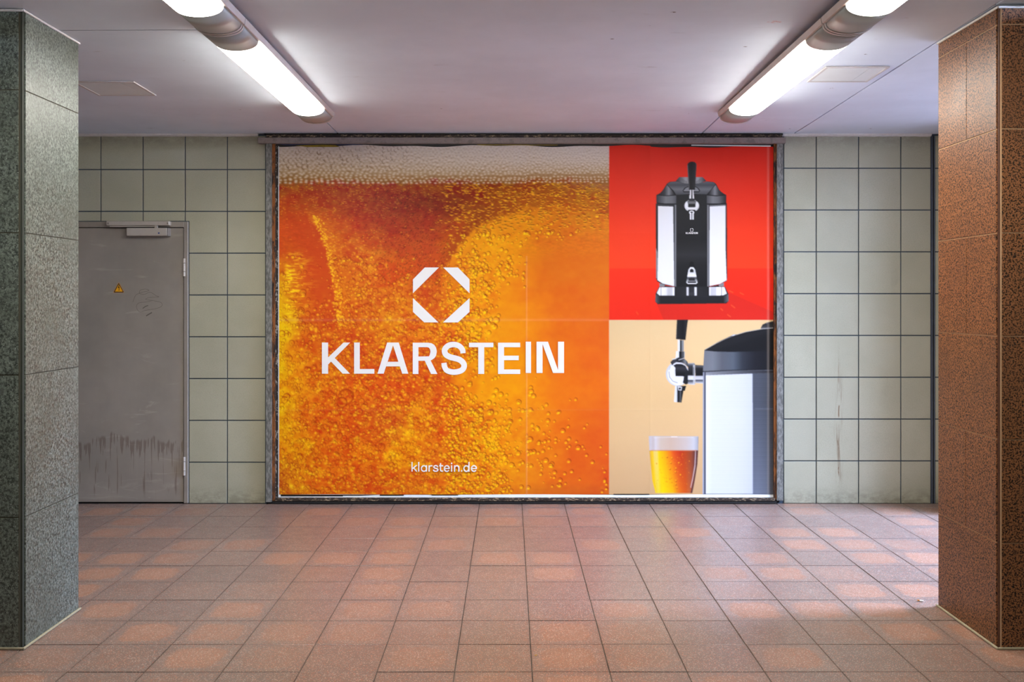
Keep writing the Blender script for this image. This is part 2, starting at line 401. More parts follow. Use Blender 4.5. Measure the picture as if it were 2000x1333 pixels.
# ---------------- back wall with individual tiles
wall = empty('wall_back', (0, D, 0)); wall['kind'] = 'structure'
box('wall_core', ROOM_L, END_X, D+0.0065, D+0.3, -0.1, 2.72, 'wall_grout', wall)
RZ = 81.74*D/F
rowsL = [Z(331.4+81.74*k) for k in range(8)]; rowsR = [z+0.0095 for z in rowsL]
def wall_tiles(xs, rows, skip=None):
    J = 0.0038
    zs = [zc(xs[0], D)-0.012+J]+rows+[0.002-J]
    for i in range(len(xs)-1):
        for j in range(len(zs)-1):
            x0, x1, z1, z0 = xs[i]+J, xs[i+1]-J, zs[j]-J, zs[j+1]+J
            if skip:
                q = skip(x0, x1, z0, z1)
                if q is None: continue
                if q == 'corner':            # tile notched round the corner of the door frame
                    a, b = DOOR_R+0.006, DOOR_T+0.006
                    pts = [(x0, z1), (x0, b), (a, b), (a, z0), (x1, z0), (x1, z1)]
                    prism('wall_tile', pts, D, D+0.012, 'tile', wall); continue
                if q == 'corner_left':
                    a, b = DOOR_L-0.006, DOOR_T+0.006
                    prism('wall_tile', [(x1, z1), (x1, b), (a, b), (a, z0), (x0, z0), (x0, z1)], D, D+0.012, 'tile', wall); continue
                x0, x1, z0, z1 = q
            if x1-x0 < 0.01 or z1-z0 < 0.01: continue
            bm = bmesh.new(); cx, cz = (x0+x1)/2, (z0+z1)/2
            bbox(bm, x0-cx, x1-cx, 0, 0.012, z0-cz, z1-cz, 0.0012, side=lambda c: c.y < 0.001)
            o = obj('wall_tile', bm_me(bm, 'wall_tile'), 'tile', wall, None, (cx, random.uniform(-0.0006, 0.0006), cz))
            o.rotation_euler = (random.uniform(-.0015, .0015), 0, random.uniform(-.0015, .0015))
DOOR_R, DOOR_T = X(368.3), Z(433.5); DOOR_L = DOOR_R-1.10
def door_skip(x0, x1, z0, z1):
    if z0 < DOOR_T and z1 <= DOOR_T+0.01 and x0 > DOOR_L-0.01 and x1 < DOOR_R+0.01: return None
    if x1 <= DOOR_L or x0 >= DOOR_R or z0 >= DOOR_T: return (x0, x1, z0, z1)
    if x0 < DOOR_R < x1-0.03 and z1 > DOOR_T+0.01: return 'corner'
    if x0+0.03 < DOOR_L < x1 and z1 > DOOR_T+0.01: return 'corner_left'
    if z1 > DOOR_T+0.01: return (x0, x1, DOOR_T+0.006, z1)
    if x1 > DOOR_R: return (DOOR_R+0.006, x1, z0, z1)
    if x0 < DOOR_L: return (x0, DOOR_L-0.006, z0, z1)
    return None
xl = [X(196.8+82.35*k) for k in range(-8, 4)]
wall_tiles(xl+[X(519.5)-0.002], rowsL, door_skip)
xr_ = [X(1530.5)]+[X(1594.3), X(1677), X(1759.6), X(1818.5)]
wall_tiles(xr_, rowsR)
wall_tiles([X(1825.5), 3.036], rowsR)
box('rendered_face', 3.56, END_X, D-0.004, D+0.0064, 0.0, 2.72, 'plaster', wall)
# vertical movement joint
box('joint_profile', X(1818.8), X(1821.2), D-0.006, D+0.01, 0.0, 2.595, 'metal', wall)
box('joint_gap', X(1821.2), X(1823.8), D+0.001, D+0.01, 0.0, 2.595, 'black', wall)
box('joint_profile', X(1823.8), X(1825.6), D-0.006, D+0.01, 0.0, 2.595, 'metal', wall)

box('added_shading_pier', 3.04, 3.55, D-0.45, D-0.001, 0.0, 2.615, 'plaster', wall)  # unseen pier, added to shade the tiles from raking daylight

# painted bead between ceiling and wall (left and right of the billboard)
for nm, a, b in (('trim_1', ROOM_L+0.1, X(505)), ('trim_2', X(1527), X(1818))):
    bm = bmesh.new(); n = 40; rr = random.Random(3)
    prof = [(0.0, 0.0), (-0.012, 0.002), (-0.020, 0.010), (-0.022, 0.020), (0.0, 0.022)]
    rings = []
    for i in range(n+1):
        x = a+(b-a)*i/n; jz = rr.uniform(-0.0015, 0.0015)
        rings.append([bm.verts.new((x, D+0.001+p[0], zc(x, D)-0.018+p[1]+(jz if k < 2 else 0))) for k, p in enumerate(prof)])
    for i in range(n):
        for k in range(len(prof)-1): bm.faces.new((rings[i][k], rings[i+1][k], rings[i+1][k+1], rings[i][k+1]))
    bm.faces.new(rings[0]); bm.faces.new(rings[-1][::-1])
    obj(nm, bm_me(bm, nm), 'caulk', None, 'structure')

# other walls of the underpass (outside the frame)
for nm, a in (('wall_left', (ROOM_L-0.2, ROOM_L, ROOM_F, D+0.3)), ('wall_front', (ROOM_L-0.2, 2.9, ROOM_F-0.2, ROOM_F))):
    box(nm, *a, -0.1, 2.72, 'dark_stone' if nm == 'wall_front' else 'white_render', None, 'structure')
box('wall_right', 2.66, END_X, ROOM_F, 4.50, -0.1, 2.63, 'dark_stone', None, 'structure')
box('wall_end', END_X, END_X+0.2, 4.5, D+0.3, -0.1, 2.72, 'dark_stone', None, 'structure')

# ---------------- door
door = empty('door_1', (DOOR_L+0.55, D, 0)); door['kind'] = 'structure'
LEAF_R, LEAF_T = X(359.5), Z(445.2)
LEAF_L = DOOR_L+(DOOR_R-LEAF_R)
bm = bmesh.new(); dx = -door.location.x
for (x0, x1, z0, z1) in ((LEAF_R+0.002, DOOR_R, 0.004, DOOR_T), (DOOR_L, LEAF_L-0.002, 0.004, DOOR_T), (LEAF_L-0.002, LEAF_R+0.002, LEAF_T+0.003, DOOR_T)):
    bbox(bm, x0+dx, x1+dx, -0.012, 0.02, z0, z1, 0.002)
obj('door_frame', bm_me(bm), 'frame_steel', door)
bm = bmesh.new(); bbox(bm, LEAF_L-0.002+dx, LEAF_R+0.002+dx, 0.001, 0.012, 0.0, LEAF_T+0.003)
obj('door_rebate', bm_me(bm), 'black', door)
lf = box('door_leaf', LEAF_L+0.004, LEAF_R-0.003, D-0.006, D+0.0, 0.012, LEAF_T-0.002, 'steel', door, None, 0.0012)
def hinge(z0, z1):
    bm = bmesh.new()
    n = 3; L = (z1-z0)
    for i, (a, b) in enumerate(((0, .24), (.27, .73), (.76, 1))):
        r = bmesh.ops.create_cone(bm, segments=14, radius1=0.0085, radius2=0.0085, depth=L*(b-a), cap_ends=True)
        for v in r['verts']: v.co.z += L*(a+b)/2
    o = obj('hinge', bm_me(bm, 'hinge'), 'closer', door)
    o.location = (X(360.8)+dx, -0.014, z0)
for a, b in ((540, 505.5), (928.5, 892.5)): hinge(Z(a), Z(b))
# kick bead on the leaf
kb = box('kick_plate_edge', LEAF_L+0.01, LEAF_R-0.008, D-0.0075, D-0.0055, 0.024, 0.062, 'steel', door)
# closer: slide rail, arm, body
cl = empty('door_closer', (0, 0, 0)); cl.parent = door; cl.location = (0, 0, 0)
def cpart(nm, x0, x1, zt, zb, y0, y1, mt, ch=0.003):
    bm = bmesh.new(); d = D+y0
    bbox(bm, X(x0, d)+dx, X(x1, d)+dx, y0, y1, Z(zb, d), Z(zt, d), ch)
    return obj(nm, bm_me(bm), mt, cl)
cpart('slide_rail', 207.5, 330.5, 432, 440.5, -0.055, -0.012, 'closer')
cpart('closer_arm', 214, 306, 441.3, 443.6, -0.045, -0.032, 'closer', 0.001)
cpart('arm_pivot', 301.5, 307, 439, 446, -0.05, -0.03, 'closer', 0.001)
cpart('closer_body', 247, 326, 445.4, 460.8, -0.06, -0.006, 'closer')
cpart('end_cap', 326, 328.5, 445.4, 460.8, -0.059, -0.006, 'closer_dark', 0.001)
cpart('label_remnant', 308.6, 311.4, 454.2, 457.0, -0.0612, -0.0598, 'blue', 0)
for sx in (211, 327):
    cpart('screw', sx-1.3, sx+1.3, 435.2, 437.8, -0.0565, -0.054, 'closer_dark', 0.0005)
# sticker: triangle with a flash
def tri(cx, cy, w, h): return [(cx, cy-h*0.62), (cx+w/2, cy+h*0.38), (cx-w/2, cy+h*0.38)]
def rtri(cx, cy, w, h, r):
    P = [Vector(p).to_2d() for p in [(*q, 0) for q in tri(cx, cy, w, h)]]; out = []
    for i in range(3):
        p, a, b = P[i], P[i-1], P[(i+1) % 3]
        out += [tuple(p+(a-p).normalized()*r), tuple(p+((a-p).normalized()+(b-p).normalized())*r*0.35), tuple(p+(b-p).normalized()*r)]
    return out
st = empty('warning_sticker', (0, 0, 0)); st.parent = door; st['label'] = 'yellow triangular high voltage warning sticker on the steel door'
def sprism(nm, pts, mt, y):
    bm = bmesh.new()
    a = [bm.verts.new((X(p[0])+dx, y, Z(p[1]))) for p in pts]; b = [bm.verts.new((X(p[0])+dx, -0.0058, Z(p[1]))) for p in pts]
    n = len(pts); bm.faces.new(a)
    for i in range(n): bm.faces.new((a[i], a[(i+1) % n], b[(i+1) % n], b[i]))
    return obj(nm, bm_me(bm), mt, st)
sprism('sticker_rim', rtri(232.6, 564.3, 23.0, 21.5, 2.2), 'sticker_rim', -0.0064)
sprism('sticker_border', rtri(232.6, 564.5, 20.4, 19.0, 1.6), 'ink', -0.0067)
sprism('sticker_face', rtri(232.8, 564.6, 15.6, 14.4, 0.8), 'yellow', -0.0070)
sprism('lightning_mark', [(232.6, 557.6), (234.2, 558.2), (232.9, 561.4), (235.0, 561.2), (233.6, 566.2), (234.4, 566.0), (233.0, 568.6), (232.2, 565.8), (232.9, 566.1), (233.4, 563.0), (230.9, 563.5)], 'ink', -0.0073)

# ================================================================== PILLARS
def pillar(name, label, group, side, x_face, y0, y1, ztop, seams_z, slab, joint, core, mids):
    """side=+1: visible side face looks to +X (left pillar); -1: looks to -X (right pillar)"""
    root = empty(name, (x_face-side*0.32, (y0+y1)/2, 0)); tag(root, label, 'pillar', group)
    t = 0.022; n = 0.02 if side > 0 else 0.016; ox, oy = root.location.x, root.location.y
    xf, xb = x_face, x_face-side*0.64
    def B(nm, xa, xb_, ya, yb, za, zb, mt, ch=0.0):
        bm = bmesh.new(); bbox(bm, min(xa, xb_)-ox, max(xa, xb_)-ox, ya-oy, yb-oy, za, zb, ch); return obj(nm, bm_me(bm, nm), mt, root)
    B('core', xf-side*t, xb+side*t, y0+t, y1-t, 0.0, ztop-0.001, joint)
    # square corner bead set back in the notch, with a raised mortar line
    B('corner_bead', xf-side*(t+0.001), xf-side*0.006, y0+0.006, y0+t+0.001, 0.004, ztop-0.002, core, 0.001)
    B('corner_joint', xf-side*(n+0.001), xf-side*(n-0.0045), y0+0.001, y0+0.008, 0.004, ztop-0.002, joint)
    zs = [0.006]+seams_z+[ztop-0.006]; g = 0.0022
    for i in range(len(zs)-1):
        za, zb = zs[i]+(g if i else 0), zs[i+1]-(g if i < len(zs)-2 else 0)
        cuts = [y0+n]+([mids[i]] if mids and mids[i] else [])+[y1-0.001]
        for a, b in zip(cuts[:-1], cuts[1:]):
            B('stone_panel', xf, xf-side*t, a+(0.0016 if a != cuts[0] else 0), b-0.0016, za, zb, slab, 0.0006)
        B('stone_panel', xf-side*n, xb+side*t*0, y0, y0+t, za, zb, slab, 0.0006)                     # front
        B('stone_panel', xf-side*(t+0.001), xb, y1-t, y1, za, zb, slab, 0.0006)                      # rear
        B('stone_panel', xb, xb+side*t, y0+t+0.001, y1-t-0.001, za, zb, slab, 0.0006)                # far side
    # mortar almost flush with the faces of the slabs
    B('mortar', xf-side*0.0025, xf-side*(t+0.0005), y0+n+0.0015, y1-0.0015, 0.006, ztop-0.006, joint)
    B('mortar', xf-side*(n+0.0015), xb+side*0.0015, y0+0.0025, y0+t+0.0005, 0.006, ztop-0.006, joint)
    # sealant beads at ceiling and floor
    for nm, za, zb, mt, pr in (('ceiling_sealant', ztop-0.010, ztop-0.0005, 'caulk', 0.006), ('floor_sealant', 0.0012, 0.010, 'caulk_low', 0.009)):
        bm = bmesh.new()
        bbox(bm, min(xf, xf+side*pr)-ox, max(xf, xf+side*pr)-ox, y0-pr-oy, y1+pr-oy, za, zb, 0.002)
        bbox(bm, min(xf, xb)-ox, max(xf, xb)-ox, y0-pr-oy, y0-oy, za, zb, 0.002)
        obj(nm, bm_me(bm, nm), mt, root)
    return root
LP_X, RP_X = -2.003, 1.992
zz = lambda py, d: Z(py, d)
pillar('green_pillar', 'square pillar clad in grey green stone slabs left of the steel door', None, 1, LP_X, 3.985, 4.495,
       H0+1.196, sorted([zz(p, 3.99) for p in (176, 455, 733, 1011)]), 'green', 'green_joint', 'core_green', None)
mids = [None, 4.27, 4.27, None, None, 4.27, 4.27]
pillar('granite_pillar', 'square pillar clad in polished brown and black speckled granite on the right', None, -1, RP_X, 3.985, 4.545,
       H0+1.209, sorted([zz(p, 3.99) for p in (48, 252, 455, 657, 859, 1061)]), 'granite', 'pale_joint', 'core_brown',
       [None, 4.27, None, 4.262, None, 4.262, None])

# ================================================================== BILLBOARD FRAME
bf = empty('billboard_frame', (X(1025), D, 0))
tag(bf, 'rusty recessed billboard frame with a pale header beam around the orange poster', 'frame')
def FB(nm, x0, y0, x1, y1, front, back, mt, ch=0.0):
    d = D-front
    return box(nm, X(x0, d), X(x1, d), D-front, D+back, Z(y1, d), Z(y0, d), mt, bf, None, ch)
FB('backing_board', 533, 272, 1522, 982, 0.0, 0.0063, 'black')
FB('header_beam', 503.5, 268.5, 1535, 279.5, 0.055, 0.005, 'header', 0.002)
FB('upper_channel', 520, 263.2, 1527, 268.2, 0.035, 0.005, 'ledge')
FB('upper_black_strip', 516, 260.0, 1529, 263.0, 0.028, 0.005, 'black')  # black strip filling the dark gap above the header
FB('side_post', 519.2, 279.8, 530.6, 981.6, 0.030, 0.004, 'zinc', 0.001)
FB('side_post', 1517.4, 279.8, 1529.6, 978.6, 0.030, 0.004, 'zinc', 0.001)
FB('rusty_strip', 531.2, 281, 537.2, 979, 0.022, 0.004, 'rust', 0.001)
FB('rusty_strip', 1511.6, 281, 1516.8, 976, 0.022, 0.004, 'rust', 0.001)
FB('flaking_strip', 537.6, 283, 543.2, 977, 0.012, 0.004, 'flake')
FB('bottom_ledge', 537.5, 973.5, 1514, 979.3, 0.030, 0.004, 'ledge', 0.001)
FB('bottom_gap', 531.5, 979.8, 1517, 984.2, 0.026, 0.004, 'black')

# ================================================================== POSTER ARTWORK (flat print, computed)
AX0, AY0, AX1, AY1 = 545.0, 284.0, 1512.0, 968.0
S = 2
CW, CH = int((AX1-AX0)*S), int((AY1-AY0)*S)
gx = AX0+(np.arange(CW)+0.5)/S; gy = AY0+(np.arange(CH)+0.5)/S
C = np.zeros((CH, CW, 3), np.float32)
def vnoise(w, h, sx, sy, rng=RNG):
    """smooth value noise on a w*h canvas with cell size sx,sy (in photo px)"""
    nx, ny = int(w/(sx*S))+3, int(h/(sy*S))+3
    g = rng.random((ny, nx)).astype(np.float32)
    u = np.arange(w)/(sx*S); v = np.arange(h)/(sy*S)
    iu, iv = u.astype(int), v.astype(int); fu, fv = u-iu, v-iv
    fu = fu*fu*(3-2*fu); fv = fv*fv*(3-2*fv)
    a = g[iv][:, iu]*(1-fu)+g[iv][:, iu+1]*fu; b = g[iv+1][:, iu]*(1-fu)+g[iv+1][:, iu+1]*fu
    return (a*(1-fv)[:, None]+b*fv[:, None]).astype(np.float32)
def fbm(w, h, sx, sy, o=3):
    r = 0; a = 1; t = 0
    for i in range(o):
        r = r+a*vnoise(w, h, sx/2**i, sy/2**i); t += a; a *= 0.55
    return r/t
def sstep(x, a, b):
    t = np.clip((x-a)/(b-a), 0, 1); return t*t*(3-2*t)
def poly(pts, col, alpha=1.0):
    """anti-aliased fill; col = rgb or function(x,y)->(...,3)"""
    p = np.array(pts, float)
    x0 = max(0, int((p[:, 0].min()-AX0)*S)-1); x1 = min(CW, int((p[:, 0].max()-AX0)*S)+2)
    y0 = max(0, int((p[:, 1].min()-AY0)*S)-1); y1 = min(CH, int((p[:, 1].max()-AY0)*S)+2)
    if x1 <= x0 or y1 <= y0: return
    SSS = 2
    xs = AX0+(np.arange((x1-x0)*SSS)+0.5)/(S*SSS)+x0/S; ys = AY0+(np.arange((y1-y0)*SSS)+0.5)/(S*SSS)+y0/S
    gxx, gyy = np.meshgrid(xs, ys); ins = np.zeros(gxx.shape, bool)
    n = len(p)
    for i in range(n):
        xa, ya = p[i]; xb, yb = p[(i+1) % n]
        if ya == yb: continue
        c = ((ya > gyy) != (yb > gyy)) & (gxx < (xb-xa)*(gyy-ya)/(yb-ya)+xa)
        ins ^= c
    m = ins.reshape(y1-y0, SSS, x1-x0, SSS).mean((1, 3))[..., None]*alpha
    sub = C[y0:y1, x0:x1]
    if callable(col):
        X_, Y_ = np.meshgrid(gx[x0:x1], gy[y0:y1]); c = col(X_, Y_)
    else: c = np.array(col, np.float32)
    C[y0:y1, x0:x1] = sub*(1-m)+c*m
def lerp_stops(t, stops):
    ts = [s[0] for s in stops]; a = np.array([s[1] for s in stops], float)
    return np.stack([np.interp(t, ts, a[:, k]) for k in range(3)], -1)
def hgrad(*stops): return lambda x, y: lerp_stops(x, stops)
def vgrad(*stops): return lambda x, y: lerp_stops(y, stops)
def ell(cx, cy, rx, ry, n=40, a0=0, a1=360):
    return [(cx+rx*math.cos(math.radians(a0+(a1-a0)*i/n)), cy+ry*math.sin(math.radians(a0+(a1-a0)*i/n))) for i in range(n+1)]
def line(pts, w, col, alpha=1.0):
    for a, b in zip(pts[:-1], pts[1:]):
        dx_, dy_ = b[0]-a[0], b[1]-a[1]; L = math.hypot(dx_, dy_) or 1; nx, ny = -dy_/L*w/2, dx_/L*w/2
        poly([(a[0]+nx, a[1]+ny), (b[0]+nx, b[1]+ny), (b[0]-nx, b[1]-ny), (a[0]-nx, a[1]-ny)], col, alpha)

# ---- beer: base colours from sampled control rows
BASE = {
 362: [(550,165,65,20),(650,165,55,20),(750,160,60,15),(850,150,55,10),(950,140,50,5),(1050,150,70,15),(1150,160,90,40)],
 400: [(550,195,75,15),(620,180,65,15),(700,165,50,15),(780,150,45,20),(850,132,40,15),(900,135,45,10),(960,165,80,5),(1050,185,100,5),(1150,180,92,10)],
 440: [(550,215,80,20),(620,205,80,15),(700,190,70,20),(780,170,55,20),(850,165,55,20),(890,170,60,15),(930,210,110,5),(1000,225,135,0),(1060,218,118,0),(1150,215,115,15)],
 480: [(550,215,85,20),(600,205,70,15),(640,205,85,15),(700,205,85,20),(770,190,70,20),(850,195,75,25),(885,205,100,12),(915,235,150,0),(960,245,165,0),(1020,235,145,0),(1060,222,116,10),(1150,220,110,15)],
 530: [(548,225,130,10),(566,235,150,15),(600,215,80,20),(640,210,90,15),(720,225,120,20),(780,215,90,15),(830,205,75,20),(880,222,115,10),(920,240,150,8),(960,240,152,5),(1020,236,134,5),(1060,222,110,12),(1150,220,110,15)],
 580: [(550,240,185,5),(562,235,165,8),(585,225,120,12),(620,210,75,20),(660,222,120,15),(720,215,100,20),(790,225,120,15),(840,205,80,20),(880,235,140,10),(960,240,150,5),(1020,236,132,5),(1080,222,105,12),(1160,222,105,15)],
 630: [(550,243,195,0),(562,235,170,5),(585,220,105,15),(640,215,90,15),(700,215,95,15),(760,230,140,15),(800,225,112,15),(860,225,110,15),(940,240,155,5),(1020,240,142,5),(1080,225,108,12),(1170,220,100,18)],
 700: [(552,240,190,0),(575,235,140,5),(600,225,110,10),(660,220,95,15),(740,215,85,15),(820,225,100,15),(880,220,100,15),(930,236,142,5),(1000,241,150,0),(1040,235,130,5),(1100,228,110,12),(1180,222,98,18)],
 760: [(552,235,150,0),(600,230,120,10),(680,225,95,10),(760,225,95,15),(840,218,88,10),(875,214,84,15),(905,236,135,5),(960,243,157,0),(1020,241,150,0),(1080,232,120,10),(1170,226,105,15)],
 820: [(555,240,180,0),(600,228,105,10),(680,222,90,10),(760,215,100,20),(800,238,145,10),(860,225,105,10),(920,232,135,10),(980,240,150,5),(1040,235,135,8),(1100,228,110,12),(1180,220,95,18)],
 880: [(552,235,140,5),(580,238,160,0),(640,225,95,10),(700,232,115,5),(760,235,125,10),(790,245,165,0),(850,225,110,10),(920,235,140,5),(980,240,150,5),(1040,230,125,10),(1120,222,100,15),(1180,218,90,18)],
 940: [(552,215,110,15),(580,235,140,10),(640,230,105,10),(720,222,95,10),(800,225,105,10),(860,232,125,10),(920,235,135,10),(1000,232,135,10),(1040,228,120,15),(1100,222,100,15),(1180,215,88,20)],
 970: [(552,200,95,15),(640,222,100,10),(800,220,100,10),(920,228,125,10),(1040,214,112,18),(1180,205,84,20)]}
DENS = {
 362: [(545,.9),(1190,.9)],
 400: [(550,.5),(650,.55),(750,.4),(850,.45),(920,.9),(1050,1),(1190,1)],
 440: [(550,.1),(600,.3),(640,.6),(720,.4),(800,.12),(860,.2),(920,.9),(1000,.9),(1100,.6),(1190,.4)],
 480: [(560,.1),(620,.15),(645,1),(720,.7),(790,.2),(850,.1),(890,.6),(950,.4),(1010,.15),(1060,0),(1190,0)],
 530: [(550,.6),(600,.15),(630,.2),(650,1),(700,.9),(760,.7),(820,.12),(870,.3),(920,1),(975,.7),(1020,.25),(1040,0),(1190,0)],
 580: [(550,.3),(590,.3),(630,.15),(665,1),(720,1),(790,.9),(850,.7),(900,1),(955,.8),(990,.1),(1190,0)],
 630: [(550,.5),(600,.7),(660,.9),(720,.9),(800,.8),(860,.9),(940,.8),(980,.08),(1190,0)],
 700: [(555,.6),(600,1),(700,.9),(800,.9),(900,.8),(950,.6),(985,.1),(1100,0),(1190,0)],
 760: [(555,.8),(600,1),(850,1),(900,.3),(960,.12),(1000,.05),(1040,.2),(1080,.02),(1190,0)],
 800: [(555,1),(900,1),(950,.8),(985,.25),(1035,.45),(1070,.1),(1190,.01)],
 820: [(555,1),(900,1),(960,.9),(1000,.4),(1040,.4),(1080,.15),(1130,.06),(1190,.01)],
 880: [(555,1),(940,1),(990,.6),(1030,.5),(1060,.4),(1100,.15),(1140,.1),(1190,.02)],
 940: [(555,1),(960,1),(1010,.35),(1050,.12),(1080,.25),(1110,.05),(1160,.04),(1190,.5)],
 970: [(555,1),(950,1),(1000,.3),(1050,.1),(1100,.03),(1160,.05),(1190,.5)]}
bw = int((1189.5-AX0)*S); bgx = gx[:bw]
wy = gy[:, None]+(fbm(bw, CH, 34, 26)-0.5)*34; wx = bgx[None, :]+(fbm(bw, CH, 30, 30)-0.5)*44
ys_ = sorted(BASE)
rowsc = np.stack([np.stack([np.interp(bgx, [q[0] for q in BASE[y]], [q[k] for q in BASE[y]]) for k in (1, 2, 3)], -1) for y in ys_])   # rows, bw, 3
ti = np.clip(np.interp(wy, ys_, np.arange(len(ys_))), 0, len(ys_)-1.001); i0 = ti.astype(int); ft = (ti-i0)[..., None]; ft = ft*ft*(3-2*ft)
ix = np.clip(((wx-AX0)*S).astype(int), 0, bw-1)
B = rowsc[i0, ix]*(1-ft)+rowsc[i0+1, ix]*ft
YD = sorted(DENS)
rowsd = np.stack([np.interp(bgx, [q[0] for q in DENS[y]], [q[1] for q in DENS[y]]) for y in YD])
def dens(x, y):
    t = np.clip(np.interp(y, YD, np.arange(len(YD))), 0, len(YD)-1.001); i = t.astype(int); f = t-i
    j = np.clip(((x-AX0)*S).astype(int), 0, bw-1)
    return rowsd[i, j]*(1-f)+rowsd[i+1, j]*f
GX, GY = np.meshgrid(bgx, gy)
dm = dens(GX, GY)
# liquid mottling, strongest where bubbles crowd
n1 = fbm(bw, CH, 9, 7, 3)-0.5; n2 = fbm(bw, CH, 22, 16, 3)-0.5
B += (n1*dm*85)[..., None]*np.array([0.35, 1.0, 0.08]) + (n2*(0.25+dm)*60)[..., None]*np.array([0.3, 1.0, 0.0])
# orange blaze streaks at the left edge
sx_ = fbm(bw, CH, 15, 2.0, 2)*0.6+fbm(bw, CH, 7, 3.5, 2)*0.4
mk = sstep(GX, 640, 565)*sstep(GY, 485, 505)*sstep(GY, 640, 575)*sstep(GX, 552, 566)
B += (np.clip((sx_-0.52)*9, 0, 1)*mk)[..., None]*np.array([30, 85, 0])
mk2 = sstep(GY, 370, 400)*sstep(GY, 520, 470)
B += ((fbm(bw, CH, 5, 2.2, 2)-0.5)*mk2*30)[..., None]*np.array([1, .7, .1])
# the deep red wedge has a crisp lower right edge against the yellow light
yw = np.interp(bgx, [845, 875, 900, 925, 960, 1010, 1080, 1189], [556, 508, 474, 448, 430, 414, 402, 398])[None, :]
e_ = GY-yw+(fbm(bw, CH, 9, 7, 3)-0.5)*26
wgt = np.exp(-(e_/46)**2)*sstep(GX, 845, 885)*sstep(GX, 1189, 1040)
side_ = sstep(e_, -9, 9)[..., None]
dcol = lerp_stops(GX, [(850, (188, 66, 18)), (930, (146, 58, 8)), (1010, (172, 84, 6)), (1189, (190, 96, 8))]); ycol = lerp_stops(GX, [(850, (226, 120, 12)), (900, (244, 160, 0)), (1020, (240, 150, 0)), (1100, (226, 124, 8)), (1189, (220, 112, 12))])
B = B*(1-wgt[..., None]*0.85)+(dcol*(1-side_)+ycol*side_)*wgt[..., None]*0.85
# left red body against the bubble column
xl2 = np.interp(gy, [415, 450, 490, 545, 600, 660], [598, 622, 638, 650, 660, 664])[:, None]
e_ = GX-xl2+(fbm(bw, CH, 8, 8, 2)-0.5)*14
wgt = np.exp(-(e_/34)**2)*sstep(GY, 400, 430)*sstep(GY, 665, 620)
side_ = sstep(e_, -5, 5)[..., None]
B = B*(1-wgt[..., None]*0.8)+(np.array([206, 66, 16])*(1-side_)+np.array([226, 116, 12])*side_)*wgt[..., None]*0.8
B = np.clip(B, 0, 255).astype(np.float32)

def stamp(cx, cy, r, kind, k=1.0):
    R = r*1.25; x0 = int((cx-R-AX0)*S); x1 = int((cx+R-AX0)*S)+2; y0 = int((cy-R-AY0)*S); y1 = int((cy+R-AY0)*S)+2
    x0 = max(x0, 0); y0 = max(y0, 0); x1 = min(x1, bw); y1 = min(y1, CH)
    if x1-x0 < 2 or y1-y0 < 2: return
    u = ((bgx[x0:x1]-cx)/r)[None, :]; v = ((gy[y0:y1]-cy)/r)[:, None]
    q = np.sqrt(u*u+v*v); sub = B[y0:y1, x0:x1]
    aa = 0.5/(r*S)*2
    inside = np.clip((1-q)/aa+0.5, 0, 1)
    rim = np.exp(-((q-0.86)/0.17)**2)*inside
    up = np.clip(0.35+0.75*(-v*0.65+u*0.6), 0, 1)            # darker upper right
    if kind == 0:      # clear bubble over orange: dark rim, warm crescent low down
        m = np.clip(rim*up*0.85*k, 0, 1)[..., None]; sub[:] = sub*(1-m)+np.array([138, 30, 2])*m
        glow = np.exp(-(((u+0.05)/0.55)**2+((v-0.38)/0.30)**2))*inside
        m = np.clip(glow*1.05*k, 0, 1)[..., None]; sub[:] = sub*(1-m)+np.array([255, 214, 8])*m
        top = np.exp(-(((u+0.3)/0.22)**2+((v+0.35)/0.2)**2))*inside
        m = (top*0.28*k)[..., None]; sub[:] = sub*(1-m)+np.array([255, 190, 60])*m
    elif kind == 1:    # ring bubble in the amber part
        m = np.clip(rim*(0.35+0.65*up)*0.72*k, 0, 1)[..., None]; sub[:] = sub*(1-m)+np.array([164, 34, 4])*m
        lo = np.exp(-((q-0.62)/0.16)**2)*np.clip(v*1.3-0.1, 0, 1)
        m = (lo*0.85*k)[..., None]; sub[:] = sub*(1-m)+np.array([255, 190, 20])*m
    elif kind == 2:    # bubble high up in dark beer: pale cap, two sparks
        cap = np.exp(-((q-0.8)/0.15)**2)*np.clip(-v*1.2-0.2, 0, 1)
        m = (cap*0.6*k)[..., None]; sub[:] = sub*(1-m)+np.array([215, 150, 70])*m
        for du in (-0.38, 0.3):
            sp = np.exp(-(((u-du)/0.2)**2+((v-0.5)/0.2)**2))
            m = np.clip(sp*0.95*k, 0, 1)[..., None]; sub[:] = sub*(1-m)+np.array([255, 175, 30])*m
    elif kind == 3:    # crescent streak under the foam
        cr = np.exp(-(((u)/0.8)**2+((v-0.25+0.35*u*u)/0.24)**2))
        m = np.clip(cr*1.0*k, 0, 1)[..., None]; sub[:] = sub*(1-m)+np.array([246, 172, 14])*m
        ca = np.exp(-(((u-0.2)/0.7)**2+((v+0.30)/0.22)**2))
        m = (ca*0.7*k)[..., None]; sub[:] = sub*(1-m)+np.array([110, 38, 6])*m
    elif kind == 4:    # dark slanted fleck
        fl = np.exp(-(((u+v*0.8)/0.28)**2+((v-u*0.4)/0.7)**2))
        m = (fl*0.85*k)[..., None]; sub[:] = sub*(1-m)+np.array([62, 14, 6])*m
    elif kind == 5:    # bright spark
        sp = np.exp(-(u*u+v*v*1.6)*2.2)
        m = (sp*1.0*k)[..., None]; sub[:] = sub*(1-m)+np.array([255, 206, 24])*m

